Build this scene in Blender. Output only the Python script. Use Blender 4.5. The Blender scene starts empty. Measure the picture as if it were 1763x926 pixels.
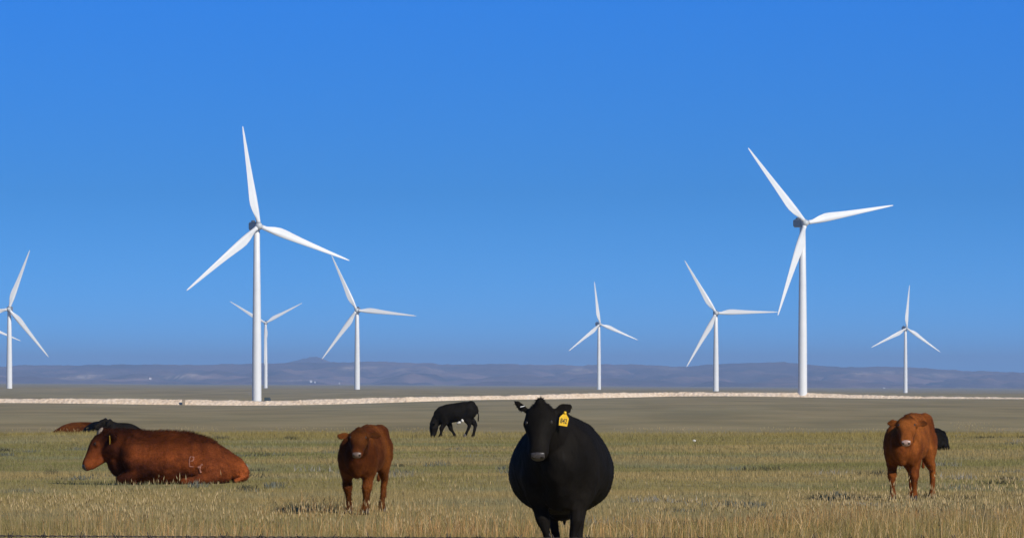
import bpy, bmesh, math, random
import numpy as np
from mathutils import Vector, Matrix, Euler
from mathutils.bvhtree import BVHTree

random.seed(7)
RNG = np.random.default_rng(7)
SC = bpy.context.scene
COL = SC.collection
R = math.radians

# ------------------------------------------------------------------ camera
F, CX, YH, EYE = 9000.0, 881.5, 652.0, 1.57      # focal length in photo pixels, centre column, eye-level row, eye height (m)
cam_d = bpy.data.cameras.new('camera')
cam = bpy.data.objects.new('camera', cam_d)
COL.objects.link(cam)
cam_d.sensor_width = 36.0
cam_d.lens = F / 1763 * 36.0
cam_d.shift_y = (YH - 463.0) / 1763
cam_d.clip_start = 0.5
cam_d.clip_end = 60000
cam.location = (0, 0, EYE)
cam.rotation_euler = (R(90), 0, 0)
SC.camera = cam

# ------------------------------------------------------------------ sky and sun
SUN_AZ, SUN_EL = R(38), R(30)                    # to the right, behind the camera
sun_dir = Vector((math.sin(SUN_AZ) * math.cos(SUN_EL), -math.cos(SUN_AZ) * math.cos(SUN_EL), math.sin(SUN_EL)))
world = bpy.data.worlds.new("World")
SC.world = world
world.use_nodes = True
wn, wl = world.node_tree.nodes, world.node_tree.links
wn.clear()
w_out = wn.new('ShaderNodeOutputWorld')
w_bg = wn.new('ShaderNodeBackground')
w_sky = wn.new('ShaderNodeTexSky')
w_sky.sky_type = 'NISHITA'
w_sky.sun_disc = False
w_sky.sun_elevation = SUN_EL
w_sky.sun_rotation = math.atan2(sun_dir.x, sun_dir.y)
w_sky.altitude = 1700
w_sky.air_density = 1.0
w_sky.dust_density = 0.2
w_sky.ozone_density = 3.0
w_tc = wn.new('ShaderNodeTexCoord')
w_sep = wn.new('ShaderNodeSeparateXYZ')
w_mx = wn.new('ShaderNodeMath'); w_mx.operation = 'MAXIMUM'; w_mx.inputs[1].default_value = 0.0
w_ma = wn.new('ShaderNodeMath'); w_ma.operation = 'MULTIPLY_ADD'
w_ma.inputs[1].default_value = 4.0; w_ma.inputs[2].default_value = 0.20   # clear high-plains air: blue right down to the hills
w_cmb = wn.new('ShaderNodeCombineXYZ')
w_nrm = wn.new('ShaderNodeVectorMath'); w_nrm.operation = 'NORMALIZE'
w_hsv = wn.new('ShaderNodeHueSaturation')
w_hsv.inputs['Saturation'].default_value = 1.36
w_hsv.inputs['Hue'].default_value = 0.505
w_hsv.inputs['Value'].default_value = 1.62 * 1.4
wl.new(w_tc.outputs['Generated'], w_sep.inputs[0])
wl.new(w_sep.outputs[2], w_mx.inputs[0]); wl.new(w_mx.outputs[0], w_ma.inputs[0])
wl.new(w_sep.outputs[0], w_cmb.inputs[0]); wl.new(w_sep.outputs[1], w_cmb.inputs[1]); wl.new(w_ma.outputs[0], w_cmb.inputs[2])
wl.new(w_cmb.outputs[0], w_nrm.inputs[0]); wl.new(w_nrm.outputs[0], w_sky.inputs[0])
w_rmp = wn.new('ShaderNodeValToRGB')                # deeper blue overhead, greyer towards the plain
for e_, (p_, c_) in zip([w_rmp.color_ramp.elements[0], w_rmp.color_ramp.elements[1], w_rmp.color_ramp.elements.new(.5), w_rmp.color_ramp.elements.new(.8)],
                        ((0.0, (.76, .755, .66)), (1.0, (.36, .34, .32)), (.25, (.69, .62, .585)), (.5, (.98, .735, .81)))):
    e_.position = p_; e_.color = (*c_, 1)
w_rmp.color_ramp.elements[-1].color = (.36, .34, .32, 1)
w_zs = wn.new('ShaderNodeMath'); w_zs.operation = 'MULTIPLY'; w_zs.inputs[1].default_value = 1 / .142
w_mul = wn.new('ShaderNodeMix'); w_mul.data_type = 'RGBA'; w_mul.blend_type = 'MULTIPLY'; w_mul.inputs[0].default_value = 1
wl.new(w_mx.outputs[0], w_zs.inputs[0]); wl.new(w_zs.outputs[0], w_rmp.inputs[0])
wl.new(w_sky.outputs[0], w_hsv.inputs['Color']); wl.new(w_hsv.outputs[0], w_mul.inputs[6]); wl.new(w_rmp.outputs[0], w_mul.inputs[7])
wl.new(w_mul.outputs[2], w_bg.inputs['Color'])
wl.new(w_bg.outputs[0], w_out.inputs['Surface'])
w_bg.inputs['Strength'].default_value = 0.13

sun_l = bpy.data.lights.new('sun', 'SUN')
sun_l.energy = 4.3
sun_l.angle = R(0.53)
sun_l.color = (1.0, 0.94, 0.84)
sun = bpy.data.objects.new('sun', sun_l)
COL.objects.link(sun)
sun.rotation_euler = (-sun_dir).to_track_quat('-Z', 'Y').to_euler()
sun.location = (30, -40, 60)

SC.view_settings.view_transform = 'Standard'
SC.view_settings.look = 'None'
SC.view_settings.exposure = 0.0
SC.view_settings.gamma = 1.0
SC.view_settings.use_curve_mapping = False
SC.render.engine = 'CYCLES'
SC.cycles.use_denoising = True
SC.cycles.max_bounces = 6
SC.cycles.diffuse_bounces = 3
SC.cycles.volume_bounces = 1
SC.cycles.sample_clamp_indirect = 4.0
SC.render.film_transparent = False

# ------------------------------------------------------------------ helpers
def at(px, py, d):
    """world point seen at photo pixel (px, py) at depth d"""
    return Vector(((px - CX) / F * d, d, EYE + (YH - py) / F * d))

_lat = RNG.random((256, 256)).astype(np.float64)
def vnoise(x, y):
    x = np.asarray(x, float); y = np.asarray(y, float)
    xi = np.floor(x).astype(int); yi = np.floor(y).astype(int)
    fx = x - xi; fy = y - yi
    fx = fx * fx * (3 - 2 * fx); fy = fy * fy * (3 - 2 * fy)
    a = _lat[xi & 255, yi & 255]; b = _lat[(xi + 1) & 255, yi & 255]
    c = _lat[xi & 255, (yi + 1) & 255]; d = _lat[(xi + 1) & 255, (yi + 1) & 255]
    return (a * (1 - fx) + b * fx) * (1 - fy) + (c * (1 - fx) + d * fx) * fy
def fnoise(x, y, o=4):
    s = 0; a = .5; t = 0
    for k in range(o):
        s = s + a * vnoise(x * 2 ** k + 17.3 * k, y * 2 ** k + 9.1 * k); t += a; a *= .5
    return s / t
def sstep(a, b, x):
    t = np.clip((np.asarray(x, float) - a) / (b - a), 0, 1)
    return t * t * (3 - 2 * t)

def link(name, me, mat=None, parent=None):
    o = bpy.data.objects.new(name, me)
    COL.objects.link(o)
    if mat is not None:
        me.materials.append(mat)
    if parent is not None:
        o.parent = parent
    return o
def empty(name, loc=(0, 0, 0), rz=0.0):
    o = bpy.data.objects.new(name, None)
    COL.objects.link(o)
    o.location = loc
    o.rotation_euler = (0, 0, rz)
    o.empty_display_size = 0.3
    return o
def tag(o, label=None, cat=None, group=None, kind=None):
    if label: o['label'] = label
    if cat: o['category'] = cat
    if group: o['group'] = group
    if kind: o['kind'] = kind
    return o
def mesh_np(name, verts, tris, cols=None, nrm=None):
    """triangle mesh from numpy arrays"""
    me = bpy.data.meshes.new(name)
    nv, nt = len(verts), len(tris)
    me.vertices.add(nv)
    me.vertices.foreach_set('co', np.asarray(verts, np.float32).ravel())
    me.loops.add(nt * 3)
    me.loops.foreach_set('vertex_index', np.asarray(tris, np.int32).ravel())
    me.polygons.add(nt)
    me.polygons.foreach_set('loop_start', np.arange(0, nt * 3, 3, dtype=np.int32))
    me.polygons.foreach_set('use_smooth', np.ones(nt, bool))
    me.update(calc_edges=True)
    if cols is not None:
        a = me.color_attributes.new('col', 'FLOAT_COLOR', 'POINT')
        c = np.ones((nv, 4), np.float32); c[:, :3] = cols
        a.data.foreach_set('color', c.ravel())
    if nrm is not None:
        me.normals_split_custom_set_from_vertices([tuple(n) for n in np.asarray(nrm, float)])
    return me
def from_bm(name, bm, smooth=True):
    bmesh.ops.recalc_face_normals(bm, faces=bm.faces)
    me = bpy.data.meshes.new(name)
    bm.to_mesh(me); bm.free()
    if smooth:
        for p in me.polygons: p.use_smooth = True
    return me

class Mat:
    def __init__(self, name):
        self.m = bpy.data.materials.new(name)
        self.m.use_nodes = True
        self.nt = self.m.node_tree
        self.b = self.nt.nodes['Principled BSDF']
    def n(self, t, **kw):
        x = self.nt.nodes.new(t)
        for k, v in kw.items(): setattr(x, k, v)
        return x
    def l(self, a, b): self.nt.links.new(a, b)
    def set(self, **kw):
        for k, v in kw.items():
            self.b.inputs[k.replace('_', ' ')].default_value = v
        return self
    def noise(self, scale, detail=4, rough=.55, coord='Object', stretch=None, dist=0):
        tc = self.n('ShaderNodeTexCoord')
        n = self.n('ShaderNodeTexNoise')
        n.inputs['Scale'].default_value = scale
        n.inputs['Detail'].default_value = detail
        n.inputs['Roughness'].default_value = rough
        n.inputs['Distortion'].default_value = dist
        src = tc.outputs[coord]
        if stretch:
            mp = self.n('ShaderNodeMapping')
            mp.inputs['Scale'].default_value = stretch
            self.l(src, mp.inputs[0]); src = mp.outputs[0]
        self.l(src, n.inputs['Vector'])
        return n.outputs[0]
    def ramp(self, fac, stops):
        r = self.n('ShaderNodeValToRGB')
        el = r.color_ramp.elements
        while len(el) < len(stops): el.new(0.5)
        for e, (p, c) in zip(el, stops):
            e.position = p; e.color = (*c, 1)
        self.l(fac, r.inputs[0])
        return r.outputs[0]
    def mix(self, fac, a, b, mode='MIX'):
        x = self.n('ShaderNodeMix', data_type='RGBA', blend_type=mode)
        for s, v in ((x.inputs['Factor'], fac), (x.inputs[6], a), (x.inputs[7], b)):
            if hasattr(v, 'is_output'): self.l(v, s)
            else: s.default_value = v if isinstance(v, (int, float)) else (*v, 1)
        return x.outputs[2]
    def base(self, out): self.l(out, self.b.inputs['Base Color']); return self
    def bump(self, h, strength, dist):
        b = self.n('ShaderNodeBump')
        b.inputs['Strength'].default_value = strength; b.inputs['Distance'].default_value = dist
        self.l(h, b.inputs['Height']); self.l(b.outputs[0], self.b.inputs['Normal'])
        return self

# ------------------------------------------------------------------ terrain
T_PX = np.array([-900, 0, 440, 900, 1233, 1560, 1763, 2700.])
T_D = np.array([1000, 1600, 2380, 3900, 5600, 8200, 14000, 36000.])
T_Y = np.array([   # photo row where the plain is seen, per column and depth
    [743, 743, 743, 744, 745, 745, 746, 746],
    [709, 709, 711, 707, 704.5, 706, 707, 707],
    [692, 692.5, 697, 687, 682, 686.5, 687, 688],
    [667, 667.5, 669.5, 672, 673, 677, 678, 678],
    [665, 666, 668, 669.8, 671.5, 676, 677, 678],
    [661, 662, 664, 666.5, 669, 672, 673, 674],
    [659, 660, 662, 664, 666, 668, 669, 670],
    [657, 657, 658, 659, 660, 661, 661, 661.]])
T_Z = EYE - (T_Y - YH) / F * T_D[:, None]
def plain_z(x, y):
    x = np.asarray(x, float); y = np.asarray(y, float)
    d = np.clip(y, T_D[0], T_D[-1])
    px = np.clip(CX + F * x / np.maximum(y, 300), T_PX[0], T_PX[-1])
    i = np.clip(np.searchsorted(T_PX, px) - 1, 0, len(T_PX) - 2)
    fx = (px - T_PX[i]) / (T_PX[i + 1] - T_PX[i]); fx = fx * fx * (3 - 2 * fx)
    j = np.clip(np.searchsorted(T_D, d) - 1, 0, len(T_D) - 2)
    fd = (d - T_D[j]) / (T_D[j + 1] - T_D[j])
    return ((T_Z[j, i] * (1 - fx) + T_Z[j, i + 1] * fx) * (1 - fd) + (T_Z[j + 1, i] * (1 - fx) + T_Z[j + 1, i + 1] * fx) * fd)
def ground_z(x, y):
    x = np.asarray(x, float); y = np.asarray(y, float)
    und = (fnoise(x * .11 + 3, y * .16 + 5, 3) - .5) * .16 + (vnoise(x * .5, y * .6) - .5) * .035
    und = und * sstep(36, 55, y) * (1 - sstep(400, 800, y))
    t = np.clip((y - 148) / 420, 0, 1)
    fall = 1 - (1 - t) ** 3.2
    z = und * (1 - fall) + plain_z(x, y) * fall
    return z
def gz(x, y): return float(ground_z(np.array([x]), np.array([y]))[0])

rows = np.concatenate([np.linspace(-40, 34, 12), np.linspace(36, 175, 280), np.geomspace(177, 1000, 90), np.geomspace(1015, 36000, 130)])
tcol = np.linspace(-1, 1, 181)
tcol = np.sign(tcol) * (np.abs(tcol) * .35 + .65 * np.abs(tcol) ** 3)
YY, TT = np.meshgrid(rows, tcol, indexing='ij')
XX = TT * (26 + np.maximum(YY, 0) * .42)
ZZ = ground_z(XX, YY)
nr, nc = XX.shape
idx = np.arange(nr * nc).reshape(nr, nc)
a, b, c, d = idx[:-1, :-1].ravel(), idx[:-1, 1:].ravel(), idx[1:, 1:].ravel(), idx[1:, :-1].ravel()
tris = np.concatenate([np.stack([a, b, c], 1), np.stack([a, c, d], 1)])
gm = Mat('prairie_soil')
big = gm.noise(.03, 5, .6, stretch=(1, .35, 1))
fine = gm.noise(.8, 6, .65)
mid = gm.noise(.0055, 6, .62, stretch=(1, .16, 1), dist=.6)
near_c = gm.ramp(fine, [(.25, (.22, .18, .08)), (.5, (.31, .25, .105)), (.75, (.40, .31, .14))])
far_c = gm.ramp(mid, [(.26, (.23, .17, .068)), (.44, (.33, .25, .10)), (.58, (.345, .29, .14)), (.72, (.44, .32, .135))])
far_c = gm.mix(.6, far_c, gm.ramp(big, [(.36, (.18, .15, .07)), (.5, (.275, .225, .11)), (.64, (.37, .29, .15))]))
geo = gm.n('ShaderNodeNewGeometry'); sx = gm.n('ShaderNodeSeparateXYZ'); gm.l(geo.outputs['Position'], sx.inputs[0])
mr = gm.n('ShaderNodeMapRange'); mr.inputs[1].default_value = 150; mr.inputs[2].default_value = 260; gm.l(sx.outputs[1], mr.inputs[0])
gm.base(gm.mix(mr.outputs[0], near_c, far_c)).set(Roughness=.95)
gm.b.inputs['Specular IOR Level'].default_value = .1
gm.bump(fine, .5, .05)
ground = link('ground', mesh_np('ground', np.stack([XX, YY, ZZ], -1).reshape(-1, 3), tris), gm.m)
tag(ground, kind='structure')

# ------------------------------------------------------------------ hills
def px_curve(pts):
    p = np.array(pts, float)
    return lambda q: np.interp(q, p[:, 0], p[:, 1])
crest = px_curve([(-1500, 634), (0, 630), (40, 628), (100, 629), (160, 628), (250, 627), (350, 628), (430, 626), (500, 624), (560, 624), (620, 622), (660, 622), (700, 624),
                  (740, 625), (780, 628), (820, 627), (870, 626), (920, 628), (960, 627), (1000, 629), (1040, 627), (1100, 627), (1150, 630), (1180, 631), (1220, 627),
                  (1260, 626), (1310, 624), (1345, 623), (1390, 627), (1450, 632), (1500, 631), (1560, 632), (1610, 635), (1660, 638), (1710, 639), (1763, 641), (3300, 645)])
def hill_mesh(name, y0, y1, crest_f, px0, px1, ncol, nrow, rough, back=1500, crag=2.2):
    q = np.linspace(px0, px1, ncol)
    v = np.concatenate([np.linspace(0, 1, nrow), np.linspace(1.03, 1.5, 10)])
    V, Q = np.meshgrid(v, q, indexing='ij')
    Yc = y1 + (fnoise(q * .004 + 50, q * 0 + 3, 3) - .5) * 900
    Y = np.where(V <= 1, y0 + (Yc[None] - y0) * np.minimum(V, 1), Yc[None] + (V - 1) / .5 * back)
    X = (Q - CX) / F * y1
    zc = EYE + (YH - crest_f(q) - (fnoise(q * .07 + 31, q * 0 + 6, 4) - .5) * crag) / F * Yc
    zb = plain_z(X[0], np.full(ncol, y0)) - 4
    s = np.clip(V, 0, 1)
    prof = .28 * s + .72 * s ** 2.2                                   # long apron, steeper rim
    Z = zb[None] + (zc - zb)[None] * np.where(V <= 1, prof, 1 - (V - 1) * 1.6)
    gul = np.abs(fnoise(X * .0032, Y * .0008 + 7, 4) - .5) * 2
    bum = fnoise(X * .0065 + 40, Y * .003, 5) - .5
    env = np.sin(np.clip(s, 0, 1) ** 1.5 * math.pi) ** .7
    Z = Z + env * rough * (-(1 - gul) ** 3 * .55 + bum * .8)
    n0, n1 = X.shape
    ii = np.arange(n0 * n1).reshape(n0, n1)
    a, b, c, d = ii[:-1, :-1].ravel(), ii[:-1, 1:].ravel(), ii[1:, 1:].ravel(), ii[1:, :-1].ravel()
    return mesh_np(name, np.stack([X, Y, Z], -1).reshape(-1, 3), np.concatenate([np.stack([a, b, c], 1), np.stack([a, c, d], 1)]))
hm = Mat('sage_hills')
h1 = hm.noise(.0022, 7, .62, stretch=(1, .5, 2))
h2 = hm.noise(.0012, 5, .6, stretch=(1, .5, 3), dist=.4)
hc = hm.ramp(h1, [(.34, (.036, .019, .02)), (.5, (.14, .08, .068)), (.62, (.29, .175, .135))])
hp = hm.ramp(h2, [(.62, (0, 0, 0)), (.7, (1, 1, 1))])
pa = hm.n('ShaderNodeAttribute'); pa.attribute_name = 'col'
hm.base(hm.mix(pa.outputs['Fac'], hm.mix(hm.mix(1, hp, (.5, .5, .5), 'MULTIPLY'), hc, (.24, .17, .12)), (.78, .60, .43))).set(Roughness=.95)
hills = link('hills', hill_mesh('hills', 12500, 22000, crest, -1500, 3300, 1300, 120, 75, 1500, 3.0), hm.m)
tag(hills, kind='structure')
hv_ = np.empty(len(hills.data.vertices) * 3, np.float32); hills.data.vertices.foreach_get('co', hv_); hv_ = hv_.reshape(-1, 3).astype(float)
hq, hr_ = CX + F * hv_[:, 0] / hv_[:, 1], YH - F * (hv_[:, 2] - EYE) / hv_[:, 1]
pale = np.zeros(len(hv_))
for cx_, cy_, rx_, ry_, am_ in ((135, 650, 34, 2.6, .9), (160, 645.5, 30, 1.5, .5), (318, 649, 34, 2.6, 1), (330, 645.5, 14, 2.5, .9), (600, 634, 20, 4, .6), (640, 632, 40, 3, .3), (692, 637, 9, 3, .6), (748, 637, 26, 3, .5), (998, 637, 14, 3.5, .7),
                                (1020, 640, 60, 1.5, .4), (1150, 634, 22, 3, .4), (1490, 643, 30, 3.5, .5), (1535, 641, 26, 4, .45), (1610, 645, 48, 4, .4), (505, 655, 34, 1.3, .5), (240, 653, 20, 1.6, .4)):
    g_ = np.exp(-(((hq - cx_) / rx_) ** 2 + ((hr_ - cy_) / ry_) ** 2) * 1.2)
    pale = np.maximum(pale, am_ * g_ * np.clip(fnoise(hq * .09 + cx_, hr_ * .5 + cy_, 3) * 3.2 - .75, 0, 1.2))
ca_ = hills.data.color_attributes.new('col', 'FLOAT_COLOR', 'POINT')
pc_ = np.ones((len(hv_), 4), np.float32); pc_[:, :3] = np.clip(pale, 0, 1)[:, None]; ca_.data.foreach_set('color', pc_.ravel())
butte = px_curve([(300, 640), (440, 632), (490, 625), (505, 621.5), (518, 619.5), (521, 617.8), (530, 617), (533, 615.2), (541, 614.6), (550, 615.2), (556, 616), (560, 618.5), (565, 620.5), (569, 624), (575, 627), (640, 640), (760, 650)])
hb = link('hill_butte', hill_mesh('hill_butte', 25000, 29500, butte, 300, 760, 320, 40, 8, 900, 4.0), hm.m)
tag(hb, kind='structure')

# ------------------------------------------------------------------ haze
hz_bm = bmesh.new()
bmesh.ops.create_cube(hz_bm, size=1)
for v in hz_bm.verts:
    v.co = Vector((v.co.x * 36000, 17500 + v.co.y * 40000, -70 if v.co.z < 0 else 160))
hz_m = bpy.data.materials.new('haze_air'); hz_m.use_nodes = True
nt = hz_m.node_tree; nt.nodes.clear()
ho = nt.nodes.new('ShaderNodeOutputMaterial'); hv = nt.nodes.new('ShaderNodeVolumePrincipled')
hv.inputs['Color'].default_value = (.36, .57, 1.0, 1)
hv.inputs['Density'].default_value = 6.1e-5
hv.inputs['Anisotropy'].default_value = 0.0
nt.links.new(hv.outputs[0], ho.inputs['Volume'])
haze = link('haze', from_bm('haze', hz_bm, False), hz_m)
tag(haze, kind='stuff')

# ------------------------------------------------------------------ gravel road bank
r_top = px_curve([(-600, 687), (0, 686), (200, 686), (300, 687.5), (400, 689), (440, 690), (480, 690), (520, 688.8), (560, 687), (620, 685.5), (700, 683.5), (800, 682), (900, 680), (980, 677.6),
                  (1050, 676), (1200, 675), (1380, 676), (1450, 678.5), (1500, 680), (1600, 682.5), (1763, 684), (2400, 686)])
r_bot = px_curve([(-600, 691), (0, 692), (200, 692.5), (300, 693.5), (400, 696), (440, 697.2), (480, 696.8), (520, 695.5), (560, 693.5), (620, 692), (700, 690.5), (800, 689), (900, 687), (980, 684.5),
                  (1050, 682.5), (1200, 682), (1380, 682.5), (1450, 684.5), (1500, 685.7), (1600, 686.7), (1763, 687.2), (2400, 688.5)])
RD = lambda q: np.interp(q, [-600, 700, 1150, 2400], [2335, 2335, 2433, 2433])
def road_mesh():
    q = np.linspace(-600, 2400, 2200)
    rd = RD(q); x = (q - CX) / F * rd
    zt = EYE + (YH - r_top(q)) / F * rd + (vnoise(x * .35, x * 0 + 2) - .5) * .3 + (vnoise(x * 1.3, x * 0 + 8) - .5) * .2
    zb = EYE + (YH - r_bot(q)) / F * rd + (vnoise(x * .3, x * 0 + 5) - .5) * .35
    prof = [(-5.0, 0, -1.2), (-4.4, 0, 0.0), (-3.6, .3, 0), (-2.8, .62, 0), (-2.0, .9, 0), (-1.4, 1, 0), (4.5, 1, .03), (7.5, 0, -1.5)]
    L = []
    for dy, k, dz in prof:
        rr = 0 if k in (0,) else .22
        jy = (vnoise(x * .9 + dy * 7, x * 0 + dy * 3) - .5) * .9
        jz = (vnoise(x * .8 + dy * 5, x * 0 + dy * 9) - .5) * rr
        L.append(np.stack([x, rd + dy + jy, zb + (zt - zb) * k + dz + jz], 1))
    n0, n1 = len(L), len(x)
    ii = np.arange(n0 * n1).reshape(n0, n1)
    a, b, c, d = ii[:-1, :-1].ravel(), ii[:-1, 1:].ravel(), ii[1:, 1:].ravel(), ii[1:, :-1].ravel()
    return mesh_np('gravel_road', np.concatenate(L), np.concatenate([np.stack([a, b, c], 1), np.stack([a, c, d], 1)]))
rm = Mat('pale_gravel')
rn = rm.noise(.9, 6, .75)
rn2 = rm.noise(.09, 3, .5)
rm.base(rm.mix(.35, rm.ramp(rn, [(.32, (.36, .26, .155)), (.5, (.72, .56, .39)), (.66, (.88, .76, .61))]), rm.ramp(rn2, [(.35, (.6, .44, .29)), (.6, (.76, .63, .5))]))).set(Roughness=.9)
rm.bump(rn, .6, .4)
road = link('gravel_road', road_mesh(), rm.m)
tag(road, kind='structure')

# ------------------------------------------------------------------ wind turbines
tw = Mat('turbine_white')
tw.base(tw.ramp(tw.noise(.25, 3), [(.3, (.74, .76, .78)), (.7, (.80, .81, .82))])).set(Roughness=.42)
tg = Mat('nacelle_grey')
tg.base(tg.ramp(tg.noise(.6, 3), [(.3, (.20, .22, .25)), (.7, (.26, .28, .31))])).set(Roughness=.5)
hubm = Mat('hub_grey')
hubm.base(hubm.ramp(hubm.noise(.8, 3), [(.3, (.50, .52, .52)), (.7, (.58, .60, .60))])).set(Roughness=.5)
dk = Mat('dark_metal')
dk.base(dk.ramp(dk.noise(3, 3), [(.3, (.03, .035, .035)), (.7, (.06, .065, .065))])).set(Roughness=.6)

def lathe(bm, prof, n=40, axis='z', cap=True):
    prev = None; rings = []
    for r, h in prof:
        ring = []
        for k in range(n):
            t = 2 * math.pi * k / n
            c, s = r * math.cos(t), r * math.sin(t)
            ring.append(bm.verts.new((c, s, h) if axis == 'z' else (h, c, s)))
        if prev:
            for k in range(n):
                bm.faces.new((prev[k], prev[(k + 1) % n], ring[(k + 1) % n], ring[k]))
        prev = ring; rings.append(ring)
    if cap:
        bm.faces.new(rings[0][::-1]); bm.faces.new(rings[-1])
def blade_mesh():
    bm = bmesh.new()
    L = 44.2
    st = [(0, 1.0, 1, 0), (.02, 1.0, 1, 0), (.05, 1.02, .95, .02), (.09, 1.35, .7, .1), (.14, 1.75, .45, .2), (.2, 2.0, .30, .26), (.26, 1.95, .25, .26), (.34, 1.72, .22, .24),
          (.45, 1.42, .2, .22), (.58, 1.14, .18, .2), (.72, .86, .17, .18), (.85, .6, .16, .16), (.94, .4, .15, .14), (.985, .24, .15, .1), (1.0, .06, .15, .1)]
    n = 20; prev = None
    for t, half, th, off in st:
        tw_ = R(16) * (1 - t) ** 2.5 - R(2)
        ring = []
        for k in range(n):
            a = 2 * math.pi * k / n
            cx = math.cos(a) * half; cz = math.sin(a) * half * th
            if th < .9:
                cz *= (.55 + .45 * (cx / half)) if cx < 0 else 1.0      # leading edge on +x, thin trailing edge on -x
                cx -= off * half * 1.3
            # blade along +z; chord x; thickness y
            xr = cx * math.cos(tw_) - cz * math.sin(tw_); yr = cx * math.sin(tw_) + cz * math.cos(tw_)
            ring.append(bm.verts.new((xr, yr - 1.2 * t * t, 1.4 + t * L)))
        if prev:
            for k in range(n): bm.faces.new((prev[k], prev[(k + 1) % n], ring[(k + 1) % n], ring[k]))
        else: bm.faces.new(ring[::-1])
        prev = ring
    bm.faces.new(prev)
    return from_bm('blade', bm)
def nacelle_mesh():
    bm = bmesh.new()
    def sec(x, w, z0, z1):
        c = .28 * w
        pts = [(-w, z0 + c), (-w + c, z0), (w - c, z0), (w, z0 + c), (w, z1 - c), (w - c, z1), (-w + c, z1), (-w, z1 - c)]
        return [bm.verts.new((x, p, q)) for p, q in pts]
    S = [sec(2.2, 1.35, -1.4, 1.5), sec(1.4, 1.7, -1.75, 1.8), sec(-3, 1.8, -1.9, 1.95), sec(-6.2, 1.75, -1.8, 1.95), sec(-7.2, 1.5, -1.3, 1.8)]
    for p, q in zip(S[:-1], S[1:]):
        for k in range(8): bm.faces.new((p[k], p[(k + 1) % 8], q[(k + 1) % 8], q[k]))
    bm.faces.new(S[0]); bm.faces.new(S[-1])
    return from_bm('nacelle', bm, False)
def box_bm(bm, x0, x1, y0, y1, z0, z1, bev=0):
    r = bmesh.ops.create_cube(bm, size=1)
    for v in r['verts']:
        v.co = Vector((x0 + (v.co.x + .5) * (x1 - x0), y0 + (v.co.y + .5) * (y1 - y0), z0 + (v.co.z + .5) * (z1 - z0)))
    if bev:
        es = list({e for v in r['verts'] for e in v.link_edges})
        bmesh.ops.bevel(bm, geom=es, offset=bev, segments=2, affect='EDGES')
    return bm
ME_BLADE, ME_NAC = blade_mesh(), nacelle_mesh()
ME_BLADE.materials.append(tw.m); ME_NAC.materials.append(tg.m)
_bm = bmesh.new()
lathe(_bm, [(.15, 4.75), (.8, 4.55), (1.3, 4.1), (1.6, 3.3), (1.65, 2.6), (1.5, 2.1)], 28, 'x'); ME_HUB = from_bm('hub', _bm); ME_HUB.materials.append(hubm.m)
_bm = bmesh.new(); box_bm(_bm, -6, -4.4, -.7, .7, 1.9, 2.7, .1); ME_COOL = from_bm('cooler', _bm, False); ME_COOL.materials.append(dk.m)
_bm = bmesh.new(); lathe(_bm, [(.03, -5.2 + 7.2), (.03, 3.9)], 8); bmesh.ops.translate(_bm, verts=_bm.verts, vec=(-5.2, 0, 0)); ME_MAST = from_bm('wind_vane', _bm); ME_MAST.materials.append(dk.m)

TURB = {}
def turbine(px, py_hub, rpx, yaw_deg, phase_deg, label, base_py=None):
    """hub at (px,py_hub); rpx = blade reach in photo px; yaw: how far the rotor faces right of the camera; phase: first blade, clockwise from up"""
    d = F * 45.6 / rpx
    yaw = R(yaw_deg)
    face = Vector((math.sin(yaw), -math.cos(yaw), 0))                  # rotor axis, towards the wind
    hub = at(px, py_hub, d)
    top = hub - face * 3.3
    z0 = gz(top.x, top.y) - .6
    zn = hub.z - z0
    root = empty('wind_turbine', (top.x, top.y, z0), math.atan2(face.y, face.x))
    tag(root, label, 'wind turbine', 'white wind turbines on the plain')
    bm = bmesh.new()
    H = zn - 1.6
    lathe(bm, [(2.12, 0), (2.12, .3), (2.03, H * .33), (1.72, H * .66), (1.34, H), (1.2, H + .25)], 48)
    me = from_bm('tower', bm); me.materials.append(tw.m)
    t_ = link('tower', me, None, root)
    bm = bmesh.new()
    ang = math.pi - .35
    box_bm(bm, 2.0, 2.16, -.5, .5, 1.6, 3.9, .04)
    me = from_bm('door', bm, False); me.materials.append(tg.m)
    dd = link('door', me, None, t_); dd.rotation_euler = (0, 0, ang)
    na = link('nacelle', ME_NAC, None, root); na.location = (0, 0, zn)
    for nm, m2 in (('cooler', ME_COOL), ('wind_vane', ME_MAST)): link(nm, m2, None, na)
    hu = link('hub', ME_HUB, None, root); hu.location = (0, 0, zn)
    for k in range(3):
        bl = link('blade', ME_BLADE, None, root)
        phi = R(phase_deg + 120 * k)
        # blade local: z along span, x chord (leading edge), y thickness -> root frame: rotor axis = +x, so span in the y-z plane
        up = Vector((0, math.sin(phi), math.cos(phi)))                 # +y of root is to the viewer's right when it faces the camera
        lead = Vector((0, math.cos(phi), -math.sin(phi)))
        thick = Vector(up.cross(lead))
        m = Matrix((lead, thick, up)).transposed().to_4x4()
        m.translation = Vector((3.3, 0, zn)) + up * 0
        bl.matrix_local = m
    TURB[px] = root
    return root
turbine(446, 389, 173.6, 21, -10.3, 'tallest wind turbine, on the left, with a dark green box at its foot')
turbine(1387, 384, 169, 22, -41, 'big wind turbine standing before the gravel road, second tallest in view')
turbine(614, 534, 104, -5, -24.5, 'mid sized wind turbine right of the tallest one, lower blade tip over the butte')
turbine(1233, 539, 106, 1, -31, 'mid sized wind turbine left of the biggest right one, blade level to the right')
turbine(1033, 558, 74.3, 19, -8.5, 'small distant wind turbine above the black cow, near the middle of the row')
turbine(1561, 565, 74.3, 18, 3.5, 'small distant wind turbine furthest right, standing above the red calf with dark chest')
turbine(457, 556, 72, 0, 61.5, 'small distant wind turbine half behind the tallest tower, one blade straight down')
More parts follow.
